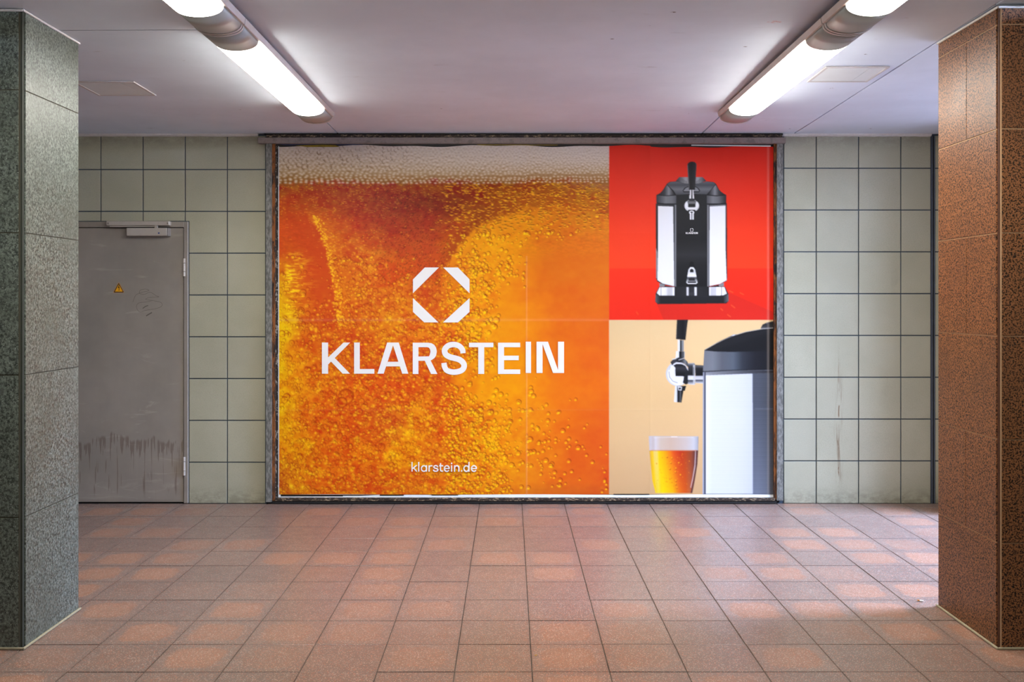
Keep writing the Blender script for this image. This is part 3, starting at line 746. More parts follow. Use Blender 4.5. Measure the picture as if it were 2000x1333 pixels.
r_ = np.random.default_rng(5)
N = 15000
bx_ = r_.uniform(546, 1188, N); by_ = r_.uniform(356, 967, N); pr = r_.random(N)
dd = dens(bx_, by_)
keep = (pr < dd**1.25*0.95*np.where((bx_ > 1000) & (by_ > 780), 0.6, 1)) & ((dd > 0.12) | (by_ > 780))
rad = 1.6+2.9*r_.random(N)**1.5+2.8*(r_.random(N) > 0.92)*r_.random(N)
order = np.argsort(rad)[::-1]
for i in order:
    if not keep[i]: continue
    x, y, r = bx_[i], by_[i], rad[i]
    dark_zone = y < 455-(x-545)*0.02
    right = x > 870+max(0, (560-y)*0.3)
    if y < 452 and x > 860-(y-380)*0.4 and r_.random() < 0.85: stamp(x, y, min(r, 3.6)*1.2, 3, 1.0)
    elif y < 500 and x < 870: stamp(x, y, r*0.9, 2 if r > 2.3 else 5, 0.75 if r > 2.3 else 0.6)
    elif right: stamp(x, y, r*1.12, 0, 1.0)
    elif x < 860 and r_.random() < 0.62: stamp(x, y, r*1.1, 1, 0.95)
    else: stamp(x, y, r, 0 if r_.random() < 0.5 else 5, 0.8)
for i in range(2600):                                # dark flecks in the deep red zone
    x = r_.uniform(640, 880); y = r_.uniform(372, 560)
    if r_.random() < math.exp(-((x-800-(y-440)*0.3)/75)**2): stamp(x, y, r_.uniform(1.3, 2.2), 4, 0.95)
for i in range(330):                                 # bead chain along the left bright edge
    t = r_.random(); ex = np.interp(t, [0, .35, .7, 1], [610, 634, 652, 660]); ey = np.interp(t, [0, .35, .7, 1], [420, 480, 560, 640])
    stamp(ex+abs(r_.normal(0, 7)), ey+r_.normal(0, 3), r_.uniform(1.2, 2.3), 5, 0.95)
for (x, y, r) in ((1129, 877, 6.5), (1099, 844, 5.8), (1035, 861, 6.8), (1113, 797+48, 0.1), (978, 771, 5.8), (969, 763, 5.5), (1037, 767, 6), (1042, 776, 5.5),
                  (1013, 786, 6.0), (1070, 824, 5), (1067, 793, 4.2), (1141, 838, 3.6), (1109, 836, 3.6), (1173, 875, 3.4), (1094, 940, 5), (1132, 939, 3.2),
                  (1075, 912, 5.5), (1083, 925, 5), (1181, 940, 4.2), (1184, 948, 3.6), (1032, 955, 5), (1012, 886, 6), (986, 893, 6), (999, 909, 6.2),
                  (1042, 885, 6), (1052, 868, 5), (1066, 902, 6), (1049, 838, 4.4), (1036, 803, 5), (955, 787, 6), (977, 928, 6.5), (1064, 865, 4.5), (1085, 866, 4), (1112, 874, 3.8)):
    stamp(x, y, r, 0, 1.0)
for (x, y, r) in ((588, 607, 7.5), (601, 613, 6), (636, 506+134, 5), (713, 542, 6), (733, 569, 6.5), (766, 604, 6), (784, 640, 7), (790, 663, 6), (551, 652, 7), (570, 670, 6),
                  (566, 700, 6), (650, 668, 6), (838, 596, 6.5), (850, 590, 4.5), (676, 775, 16), (668, 786, 11), (663, 851, 7), (560, 775, 7), (702, 804, 7), (745, 873, 8)):
    stamp(x, y, r, 1, 1.0)
# ---- foam: packed pearls, smaller towards the right and the top
edge_y = 356+3*np.sin(gx[:bw]/37)+4*(vnoise(bw, 1, 9, 9)[0]-0.5)*2-0.004*(bgx-545)+8*sstep(bgx, 1100, 1189)
fm = sstep(GY, edge_y[None, :]+5, edge_y[None, :]-4)
tt = np.clip((GY-284)/72, 0, 1)
fc = lerp_stops(tt, [(0, (214, 204, 200)), (0.45, (206, 190, 172)), (0.75, (186, 158, 122)), (1.0, (150, 96, 40))])
fc -= (sstep(GX, 900, 545)*14)[..., None]*np.array([0.6, 1, 1.5])
B = (B*(1-fm[..., None])+fc*fm[..., None]).astype(np.float32)
# brown meniscus below the foam
mn = np.exp(-((GY-edge_y[None, :]-7)/7)**2)*0.5*sstep(GX, 1060, 1180)
B = B*(1-mn[..., None])+np.array([168, 110, 70])*mn[..., None]
y = 286.0
while y < 361:
    t = (y-284)/72; st_ = 7.2+2.2*t; x = 545+r_.random()*5; row = 0
    while x < 1190:
        sc = 1.0-0.34*(x-545)/645
        px, py = x+r_.normal(0, 0.8), y+r_.normal(0, 0.9)-0.006*(x-545)*(t < 0.9)
        r = st_*sc*0.60
        Rr = r*1.3; X0 = max(0, int((px-Rr-AX0)*S)); X1 = min(bw, int((px+Rr-AX0)*S)+2); Y0 = max(0, int((py-Rr-AY0)*S)); Y1 = min(CH, int((py+Rr-AY0)*S)+2)
        if X1-X0 > 1 and Y1-Y0 > 1 and py < 362:
            u = ((bgx[X0:X1]-px)/r)[None, :]; v = ((gy[Y0:Y1]-py)/r)[:, None]; q = np.sqrt(u*u+v*v)
            ins = np.clip((1.1-q)*3, 0, 1); k = 0.35+0.6*t
            hi = np.exp(-((u/0.6)**2+((v+0.35)/0.38)**2))*ins
            lo = np.exp(-((u/0.8)**2+((v-0.78)/0.30)**2))*ins
            sub = B[Y0:Y1, X0:X1]
            m = (lo*0.50*k*(1.5-0.5*(x-545)/645))[..., None]; sub[:] = sub*(1-m)+np.array([128, 84, 40])*m
            m = (hi*0.8*k)[..., None]; sub[:] = sub*(1-m)+np.array([238, 226, 210])*m
            if x < 800 and t < 0.7 and r_.random() < 0.22:
                cr = np.exp(-((q-0.95)/0.16)**2)*np.clip(-u*0.9+v*0.5-0.35, 0, 1)
                m = np.clip(cr*1.0, 0, 1)[..., None]; sub[:] = sub*(1-m)+np.array([96, 66, 40])*m
        x += st_*sc*1.12
    y += st_*0.52
C[:, :bw] = np.clip(B, 0, 255)

# ---- red panel with dispenser
RX = 1189.5
nr = None
poly([(RX, 283), (1513, 283), (1513, 628), (RX, 628)], lambda x, y: lerp_stops(y, [(284, (214, 34, 14)), (380, (226, 42, 16)), (450, (236, 54, 20)), (526, (240, 60, 22)), (527.5, (238, 42, 14)), (628, (222, 34, 14))]) + (np.clip((1330-x)/140, 0, 1)*8)[..., None])
poly([(1283, 597), (1425, 574), (1513, 613), (1513, 628), (1296, 628)], (202, 36, 24), 0.75)
for (a, b, c_, d_) in ((1428, 571, 9, 2), (1449, 575, 8, 2), (1400, 584, 7, 1.5), (1432, 600, 8, 3), (1245, 613, 4, 3), (1424, 618, 7, 2.5), (1410, 606, 5, 2)):
    poly([(a-c_/2, b-d_), (a+c_/2, b+d_), (a+c_/2-1, b+d_+2), (a-c_/2-1, b-d_+2)], (240, 110, 50), 0.55)
def A(ox, oy, s, *pts): return [(ox+p[0]/s, oy+p[1]/s) for p in pts]
q1 = lambda *p: A(1270, 310, 8.333, *p)
q2 = lambda *p: A(1270, 450, 8.333, *p)
dk_ = (26, 27, 30)
# lid knob
poly(q1((412, 385), (470, 318), (850, 318), (910, 382), (860, 400), (800, 440), (560, 440), (470, 400)), hgrad((1319, (40, 42, 46)), (1330, (96, 98, 102)), (1338, (150, 150, 152)), (1350, (120, 120, 122)), (1363, (150, 150, 152)), (1372, (90, 92, 96)), (1379, (44, 46, 50))))
for k in range(4): line(q1((510+k*6, 350+k*20), (600, 395+k*12)), 0.5, (34, 34, 36), 0.7); line(q1((820-k*6, 350+k*20), (740, 395+k*12)), 0.5, (34, 34, 36), 0.7)
# lid
poly(q1((95, 612), (160, 580), (210, 520), (270, 425), (320, 395), (420, 388), (560, 425), (780, 425), (920, 388), (1030, 400), (1070, 430), (1120, 525), (1170, 575), (1235, 610), (1235, 730), (1225, 745), (920, 765), (430, 768), (110, 745), (95, 730)), (30, 31, 34))
poly(q1((275, 430), (330, 398), (430, 392), (560, 428), (780, 428), (910, 392), (1030, 404), (1060, 435), (920, 600), (680, 592), (420, 608), (380, 540), (280, 450)), lambda x, y: lerp_stops(y, [(357, (92, 95, 100)), (364, (70, 72, 76)), (372, (104, 106, 110)), (383, (66, 67, 70))]))
poly(q1((275, 440), (400, 605), (250, 618), (130, 600), (215, 530)), hgrad((1284, (22, 22, 24)), (1298, (54, 55, 58)), (1306, (128, 130, 134)), (1318, (20, 20, 22))))
poly(q1((1060, 440), (930, 605), (1100, 618), (1210, 600), (1115, 530)), hgrad((1382, (20, 20, 22)), (1396, (128, 130, 134)), (1404, (54, 55, 58)), (1416, (22, 22, 24))))
line(q1((270, 440), (418, 612)), 0.9, (18, 18, 20)); line(q1((1062, 440), (915, 612)), 0.9, (18, 18, 20))
poly(q1((105, 618), (250, 630), (420, 620), (420, 765), (250, 765), (105, 735)), hgrad((1282, (48, 50, 54)), (1300, (112, 113, 116)), (1312, (104, 105, 108)), (1321, (74, 75, 78))))
poly(q1((918, 620), (1080, 632), (1225, 620), (1225, 735), (1080, 765), (918, 765)), hgrad((1380, (74, 75, 78)), (1392, (118, 119, 122)), (1402, (104, 105, 108)), (1417, (40, 42, 46))))
line(q1((100, 738), (250, 752), (420, 768)), 1.0, (20, 20, 22)); line(q1((918, 768), (1080, 756), (1235, 738)), 1.0, (20, 20, 22))
# half-moon badge behind the tap
poly(q1((525, 540), (555, 495), (610, 470), (740, 470), (790, 505), (810, 545), (790, 566), (540, 566)), (24, 24, 26)); poly(q1((540, 540), (575, 500), (615, 482), (735, 482), (775, 510), (795, 550), (545, 550)), (124, 125, 128))
# body
poly(q1((90, 745), (430, 768), (920, 768), (1240, 740), (1250, 1330), (90, 1330))+[], dk_)
poly([q1((90, 745))[0], q1((1243, 745))[0]]+q2((1252, 800), (1235, 850), (1100, 900), (920, 940), (420, 940), (200, 900), (110, 850), (92, 800)), (34, 35, 38))
def wht(x0t, x1t, x0b, x1b, mir=False):
    poly([(x0t, 403.3), (x1t, 404.8), (x1b, 560.5) if not mir else (x1b, 553.5), (x0b, 553.5) if not mir else (x0b, 560.5)], lambda x, y: np.broadcast_to(np.array([226, 228, 230.]), x.shape+(3,)))
poly(q1((125, 785), (370, 795))+q2((388, 928), (200, 885), (115, 830), (125, 300)), (228, 229, 231))
poly(q1((965, 795), (1222, 780))+q2((1222, 300), (1240, 830), (1130, 890), (960, 925)), (230, 231, 233))
poly(q1((118, 765), (390, 780), (390, 800), (118, 790)), (60, 62, 66)); poly(q1((960, 780), (1225, 768), (1225, 786), (960, 800)), (120, 122, 126))
poly(q1((378, 770), (428, 770))+q2((420, 935), (396, 930)), hgrad((1315, (18, 18, 20)), (1317.5, (60, 62, 66)), (1319, (148, 150, 154)), (1321.5, (24, 24, 26))))
poly(q1((920, 770), (962, 775))+q2((955, 930), (928, 935)), hgrad((1380, (24, 24, 26)), (1382.5, (150, 152, 156)), (1385, (30, 30, 32))))
poly(q2((92, 300), (112, 380), (112, 800), (96, 800)), (190, 188, 188), 0.7)
# centre column
poly(q1((428, 612), (680, 596), (915, 612))+q2((925, 935), (420, 935)), lambda x, y: lerp_stops(y, [(383, (30, 30, 32)), (470, (24, 24, 26)), (500, (40, 40, 42)), (520, (26, 26, 28)), (563, (20, 20, 22))]))
# tap handle
poly(q1((600, 125), (610, 95), (640, 72), (680, 66), (722, 74), (748, 98), (752, 130), (728, 525), (625, 525)), hgrad((1342, (88, 88, 90)), (1344, (34, 33, 34)), (1350, (26, 25, 26)), (1358, (40, 40, 42)), (1360.5, (80, 80, 84))))
poly(q1((602, 130), (612, 130), (636, 520), (628, 520)), (110, 112, 116), 0.8)
poly(q1((648, 530), (700, 530), (706, 620), (642, 620)), hgrad((1347.5, (235, 235, 236)), (1349.5, (240, 240, 240)), (1350.3, (26, 26, 28)), (1352, (30, 30, 32)), (1352.8, (236, 236, 236)), (1354.8, (225, 225, 226))))
poly(q1((638, 615), (708, 615), (712, 670), (635, 670)), hgrad((1346.5, (238, 238, 238)), (1349.2, (240, 240, 240)), (1350, (28, 28, 30)), (1352, (30, 30, 32)), (1353, (236, 236, 236)), (1355.3, (230, 230, 230))))
poly([(q[0], q[1]) for q in ell(1270+674/8.333, 310+785/8.333, 14.3, 12.2)], (214, 215, 217)); poly(ell(1270+674/8.333, 310+775/8.333, 12.6, 9.6), (232, 232, 233))
poly(q1((600, 715), (640, 690), (710, 690), (748, 715), (735, 765), (735, 805), (715, 812), (632, 812), (612, 805), (614, 765)), vgrad((393, (60, 60, 62)), (399, (120, 120, 122)), (402, (24, 24, 26)), (407, (30, 30, 32))))
poly(q1((610, 690), (640, 668), (710, 668), (740, 690), (700, 706), (650, 706)), (44, 44, 48)); line(q1((575, 722), (640, 680)), 0.8, (30, 30, 32)); line(q1((770, 722), (710, 680)), 0.8, (30, 30, 32))
poly(q1((610, 862), (625, 850), (725, 850), (738, 862), (730, 890), (616, 890)), (28, 28, 30))
poly(ell(1270+672/8.333, 310+895/8.333, 5.0, 3.8), (232, 232, 232)); poly(ell(1270+672/8.333, 310+892/8.333, 2.6, 1.6), (36, 36, 38))
poly(q1((645, 900), (704, 900), (704, 1010), (645, 1010)), hgrad((1347.4, (238, 238, 238)), (1350, (236, 236, 236)), (1350.3, (26, 26, 28)), (1351.6, (28, 28, 30)), (1352, (232, 232, 232)), (1354.5, (238, 238, 238))))
# lower spout
poly(q2((625, 620), (640, 545), (675, 525), (705, 545), (722, 620)), (14, 14, 16))
poly(q2((585, 870), (620, 660), (650, 620), (700, 620), (728, 660), (768, 870), (745, 892), (610, 892)), lambda x, y: lerp_stops(y, [(524, (236, 236, 236)), (532, (200, 202, 204)), (542, (240, 240, 240)), (545, (60, 60, 64)), (550, (150, 152, 154)), (556, (240, 240, 240))]))
poly(q2((645, 705), (642, 660), (672, 642), (704, 660), (704, 705)), (20, 20, 22)); poly(q2((622, 800), (660, 785), (720, 790), (730, 845), (620, 845)), (36, 36, 40)); poly(q2((610, 845), (740, 845), (748, 880), (605, 880)), (44, 44, 48)); line(q2((618, 845), (730, 845)), 0.8, (190, 190, 192))
# base tray
poly(q2((145, 880), (240, 905), (230, 935), (150, 935)), (128, 130, 134)); poly(q2((1110, 900), (1195, 870), (1195, 930), (1120, 935)), (128, 130, 134))
poly(q2((230, 915), (430, 945), (920, 945), (1110, 905), (1120, 940), (230, 945)), (18, 18, 20))
poly(q2((140, 938), (1215, 935), (1270, 1050), (1275, 1170), (1235, 1210), (120, 1222), (80, 1180), (85, 1050)), (30, 30, 33))
poly(q2((150, 945), (1205, 942), (1245, 1050), (1180, 1078), (150, 1080), (105, 1040)), hgrad((1283, (216, 218, 222)), (1290, (230, 230, 232)), (1290.8, (60, 62, 66)), (1291.6, (236, 236, 238)), (1301, (222, 222, 226)), (1304, (190, 190, 194)), (1312, (186, 186, 190)), (1314.5, (234, 234, 236)), (1316.8, (228, 228, 230)), (1317, (30, 30, 32)), (1340, (36, 36, 38)), (1341.5, (226, 226, 228)), (1344.5, (190, 190, 192)), (1345.2, (40, 40, 44)), (1355.5, (44, 44, 48)), (1356.5, (214, 214, 216)), (1360, (222, 222, 224)), (1361, (34, 34, 36)), (1384.6, (30, 30, 32)), (1385, (236, 236, 238)), (1389, (190, 190, 194)), (1398, (196, 196, 200)), (1399.5, (234, 234, 236)), (1408, (236, 236, 238)), (1408.8, (70, 72, 76)), (1410, (236, 236, 238)), (1419, (210, 212, 216))))
poly(ell(1350.8, 576.5, 6, 3.2), (60, 60, 64), 0.7)
poly(q2((85, 1050), (110, 1060), (150, 1088), (1180, 1086), (1270, 1050), (1275, 1170), (1235, 1208), (120, 1220), (80, 1178)), vgrad((577, (52, 53, 56)), (582, (30, 30, 33)), (596, (26, 26, 28))))
poly(q2((85, 1060), (160, 1095), (160, 1205), (110, 1205), (80, 1178)), hgrad((1280, (84, 86, 88)), (1289, (34, 35, 38)))); poly(q2((1190, 1095), (1272, 1060), (1275, 1170), (1200, 1205)), hgrad((1412, (34, 35, 38)), (1422, (90, 92, 96))))

# ---- peach panel with side view and glass
poly([(RX, 627.5), (1513, 627.5), (1513, 968), (RX, 968)], lambda x, y: lerp_stops(y+(x-1190)*0.08, [(628, (234, 202, 150)), (700, (238, 201, 146)), (780, (234, 195, 138)), (860, (230, 190, 136)), (968, (216, 174, 124))]))
q3 = lambda *p: A(1280, 620, 7.408, *p)
q4 = lambda *p: A(1360, 620, 8.331, *p)
q5 = lambda *p: A(1260, 840, 9.525, *p)
poly(q3((310, 50), (472, 50), (462, 110), (436, 345), (296, 332), (302, 200)), hgrad((1320, (96, 96, 98)), (1322.5, (34, 34, 36)), (1334, (22, 22, 24)), (1340, (44, 44, 46)), (1344, (20, 20, 22))))
poly(q3((322, 340), (412, 348), (410, 510), (322, 505)), hgrad((1323.5, (238, 238, 240)), (1327.5, (228, 228, 232)), (1328.2, (22, 22, 24)), (1331, (26, 26, 28)), (1331.8, (180, 182, 186)), (1333.5, (90, 92, 96)), (1335.5, (200, 202, 206))))
poly(q3((298, 505), (424, 512), (424, 605), (292, 610)), hgrad((1320, (236, 236, 238)), (1325.8, (232, 232, 236)), (1326.4, (20, 20, 22)), (1331, (24, 24, 26)), (1332, (110, 112, 116)), (1334, (40, 42, 46)), (1337, (190, 190, 192))))
poly(ell(1280+318/7.408, 620+835/7.408, 22.6, 23.6), (206, 208, 214)); poly(ell(1280+325/7.408, 620+838/7.408, 20.5, 22), (238, 238, 240))
poly(q3((215, 665), (250, 630), (330, 605), (420, 615), (465, 660), (480, 740), (450, 720), (420, 690), (380, 672), (300, 665), (262, 690), (245, 715)), hgrad((1309, (40, 40, 44)), (1318, (60, 60, 64)), (1328, (20, 20, 22)), (1338, (120, 122, 126)), (1346, (30, 30, 34))))
poly(q3((300, 610), (345, 592), (410, 600), (405, 630), (310, 640)), (40, 40, 44)); line(q3((240, 625), (300, 612)), 1.6, (228, 228, 230)); line(q3((335, 635), (410, 608)), 1.0, (224, 224, 226))
poly(q3((258, 712), (300, 690), (380, 692), (435, 720), (470, 790), (478, 860), (462, 940), (420, 955), (400, 870), (290, 868), (284, 780), (288, 748)), vgrad((713, (24, 24, 26)), (722, (54, 54, 58)), (733, (20, 20, 22)), (748, (38, 38, 42))))
poly(q3((262, 868), (412, 872), (395, 960), (330, 970), (250, 940)), (236, 236, 238)); line(q3((195, 800), (205, 880), (250, 940), (320, 965)), 0.7, (60, 62, 68)); line(q3((196, 780), (215, 730)), 0.6, (90, 92, 98))
poly(q3((395, 960), (430, 820), (478, 800), (500, 960), (440, 990)), (30, 32, 36))
poly(q3((470, 680), (560, 676), (575, 700), (575, 985), (560, 992), (470, 985)), vgrad((711, (190, 190, 194)), (714, (110, 112, 118)), (718, (54, 55, 60)), (735, (22, 22, 24)), (737, (226, 226, 228)), (744, (232, 232, 234)), (745, (50, 52, 58)), (750, (150, 152, 158)), (754, (228, 228, 230))))
poly(q3((545, 700), (572, 705), (576, 960), (545, 985)), (206, 208, 212), 0.8); line(q3((552, 740), (550, 860)), 0.8, (30, 30, 34))
poly(q3((576, 705), (700, 712), (700, 975), (578, 965)), vgrad((715, (50, 52, 56)), (718, (84, 86, 90)), (722, (30, 30, 33)), (736, (18, 18, 20)), (737, (190, 190, 196)), (743, (220, 220, 224)), (745, (60, 62, 70)), (747, (120, 124, 132)), (751, (214, 216, 220))))
poly(q3((285, 1010), (445, 1008), (425, 1080), (405, 1080), (376, 1250), (268, 1240)), hgrad((1316, (236, 236, 238)), (1321.5, (226, 228, 232)), (1323.5, (22, 22, 24)), (1327, (34, 34, 36)), (1328.2, (100, 102, 106)), (1331, (24, 24, 26)), (1340, (30, 30, 32))))
poly(q3((320, 1010), (385, 1022), (375, 1075), (330, 1070)), (226, 226, 228)); poly(q3((337, 1032), (372, 1034), (366, 1062), (335, 1060)), (22, 22, 24))
# machine side
poly(q4((108, 880), (1270, 850), (1270, 2900), (105, 2900)), (96, 98, 108))
poly(q4((130, 550), (330, 432), (560, 325), (800, 255), (1060, 205), (1270, 185), (1270, 870), (800, 872), (110, 900)), (28, 28, 30))
poly(q4((1040, 200), (1075, 135), (1140, 105), (1270, 72), (1270, 190), (1090, 205)), vgrad((628, (96, 96, 100)), (634, (36, 36, 38)), (641, (54, 54, 56)), (645, (150, 150, 152)))); line(q4((1080, 140), (1260, 92)), 0.8, (16, 16, 18)); line(q4((1140, 122), (1150, 98)), 0.8, (170, 170, 172))
line(q4((135, 545), (330, 435), (560, 328), (800, 255), (1060, 208), (1265, 190)), 1.1, (196, 190, 184), 0.85)
poly(q4((310, 438), (560, 320), (600, 295), (655, 295), (640, 310), (480, 372)), (104, 106, 112)); poly(q4((560, 320), (605, 298), (650, 297), (600, 318)), (222, 224, 230))
poly(q4((140, 553), (300, 460), (520, 372), (900, 262), (1270, 205), (1270, 560), (560, 580), (300, 574)), lambda x, y: lerp_stops(y-(x-1376)*-0.33, [(690, (30, 30, 32)), (698, (24, 24, 26)), (720, (22, 22, 24))]))
poly(q4((128, 558), (300, 575), (560, 582), (1270, 566), (1270, 868), (800, 875), (105, 898)), hgrad((1373, (118, 120, 126)), (1392, (122, 126, 132)), (1410, (92, 95, 102)), (1432, (90, 98, 108)), (1450, (50, 54, 62)), (1475, (30, 30, 36)), (1512, (22, 22, 24))))
line(q4((105, 900), (600, 878), (1270, 868)), 1.3, (16, 16, 18))
poly(q4((150, 915), (700, 888), (1270, 882), (1270, 925), (700, 935), (150, 960)), hgrad((1378, (150, 152, 158)), (1440, (92, 94, 100)), (1475, (60, 60, 66)), (1512, (40, 40, 42))))
poly(q4((152, 962), (910, 935), (915, 2890), (152, 2890)), lambda x, y: lerp_stops(x, [(1378, (240, 242, 244)), (1390, (226, 229, 232)), (1420, (222, 224, 228)), (1450, (216, 218, 222)), (1470, (208, 211, 217))]) + (np.sin(y*2.1+np.sin(y*0.7)*2)*1.6)[..., None])
poly(q4((910, 935), (1270, 928), (1270, 2890), (915, 2890)), lambda x, y: lerp_stops(x, [(1469, (140, 144, 154)), (1471, (78, 82, 92)), (1480, (78, 82, 92)), (1495, (72, 76, 84)), (1512, (56, 58, 64))])*(1.0+0.45*np.clip((y-790)/180, 0, 1))[..., None] + (np.sin(y*2.1+np.sin(y*0.7)*2)*2.5)[..., None])
poly(q4((106, 912), (148, 910), (148, 2890), (100, 2890)), hgrad((1372.5, (186, 190, 204)), (1375.3, (124, 128, 144)), (1376.2, (80, 84, 98)), (1377.0, (14, 20, 36)), (1377.8, (30, 36, 52)), (1378.2, (240, 242, 246))))
line([(1473.4, 800.5), (1512, 801)], 0.7, (110, 116, 126))
# glass
GL = ((65, 135), (990, 140), (985, 380), (968, 640), (920, 960), (870, 1195), (185, 1195), (130, 960), (98, 640), (78, 400))
poly(q5(*GL), (208, 170, 140))
poly(q5((65, 135), (990, 140), (984, 405), (78, 405)), lambda x, y: lerp_stops(x, [(1267, (206, 200, 204)), (1276, (200, 184, 178)), (1280, (216, 208, 208)), (1290, (212, 190, 170)), (1310, (208, 180, 158)), (1340, (208, 192, 182)), (1355, (206, 204, 206)), (1362, (176, 176, 184)), (1364, (140, 140, 150))]))
line(q5((150, 165), (450, 158), (900, 160)), 1.0, (236, 228, 222), 0.7); line(q5((70, 138), (985, 143)), 0.9, (196, 190, 190))
poly(q5((480, 142), (600, 142), (595, 152), (485, 154)), (246, 236, 226))
liq = ((78, 405), (976, 405), (968, 640), (920, 960), (866, 1195), (190, 1195), (130, 960), (98, 640))
def liqc(x, y):
    mid = 1310+(y-880)*0.06
    u = (x-mid)
    c = lerp_stops(u, [(-44, (206, 150, 60)), (-36, (250, 200, 30)), (-33, (240, 206, 110)), (-27, (240, 210, 100)), (-24, (255, 208, 0)), (-10, (252, 160, 10)), (-2, (246, 120, 20)), (6, (226, 78, 28)), (18, (196, 52, 22)), (28, (182, 66, 24)), (40, (150, 70, 40)), (46, (110, 56, 50))])
    yy = np.clip((y-882)/90, 0, 1)[..., None]
    c2 = lerp_stops(u, [(-44, (230, 170, 40)), (-36, (252, 206, 10)), (-30, (244, 214, 60)), (-20, (255, 222, 0)), (0, (250, 190, 0)), (12, (240, 120, 20)), (24, (220, 90, 20)), (34, (190, 100, 60)), (44, (110, 56, 50))])
    return c*(1-yy)+c2*yy
poly(q5(*liq), liqc)
poly(q5((930, 405), (945, 405), (935, 700), (885, 960), (850, 1100), (838, 1090), (880, 900), (915, 680)), (222, 206, 200), 0.75)
poly(q5((945, 400), (985, 400), (970, 660), (922, 960), (876, 1195), (840, 1195), (905, 930), (940, 650)), (88, 48, 48), 0.9)
poly(q5((100, 395), (960, 395), (960, 412), (80, 412)), (206, 110, 60), 0.6)
rg = np.random.default_rng(3)
Bk = B
for i in range(170):
    x = rg.uniform(1282, 1352); y = rg.uniform(888, 962); r = rg.choice([0.5, 0.7, 0.9, 1.3, 1.8], p=[.35, .3, .2, .1, .05])
    if rg.random() > math.exp(-((x-1318)/24)**2): continue
    poly(ell(x, y+0.5*r, r, r, 8), (200, 70, 10), 0.5); poly(ell(x-0.2*r, y-0.2*r, r*0.8, r*0.8, 8), (255, 170, 30), 0.75)
for (x, y) in ((1302.5, 894.5), (1312, 897), (1310, 906), (1325.5, 906.5), (1308, 918), (1320, 917), (1319, 924), (1320, 941), (1319.5, 948), (1329, 930)):
    poly(ell(x+0.4, y+0.9, 1.9, 1.8, 12), (190, 60, 10), 0.7); poly(ell(x-0.2, y-0.2, 1.5, 1.5, 12), (255, 176, 20), 0.9)
m_ = (gx > RX)[None, :, None]*(gy > 627.5)[:, None, None]
C = C*(1-0.055*m_)
# paper tint, folds and creases are printed-paper tone only; relief comes from the sheet geometry
C = np.clip(C, 0, 255)/255.0
C = np.where(C <= 0.04045, C/12.92, ((C+0.055)/1.055)**2.4)
C = C.reshape(CH//S, S, CW//S, S, 3).mean((1, 3))            # one colour per photo pixel
PH, PW = C.shape[:2]

# ---- sheets
poster = empty('advertising_poster', (X(1028), D-0.004, Z(968)))
tag(poster, 'large pasted orange advertising poster with beer bubbles and a tap machine', 'poster')
rl = np.random.default_rng(21)
RELW = [(rl.uniform(.5, 9), rl.uniform(.5, 9), rl.uniform(0, 6.28)) for _ in range(16)]
def relief(px, py):
    """height of the paper in metres: cockle, folds, creases"""
    h = np.zeros_like(px)
    for a, b, c in RELW: h += np.sin(px*a/62.0+c+1.3*np.sin(py*b/140.0))*np.sin(py*b/75.0+c*1.7)*0.00022/math.sqrt(a)
    for fx in (704, 866, 1108, 1350): h += 0.0003*np.exp(-np.abs(px-fx)/3.5)
    for fy in (456, 801): h += 0.0006*np.exp(-np.abs(py-fy)/2.5)
    for fx in (787, 1028, 1270): h += 0.0006*np.exp(-np.abs(px-fx)/3.0)
    h += 0.0008*np.exp(-np.abs(py-626.5)/4.5)
    h += 0.0014*np.exp(-((px-1500)/6.0)**2)*(0.6+0.4*np.sin(py/17.0))
    return h
xe = [545.5, 787, 1028, 1270, 1511.2]
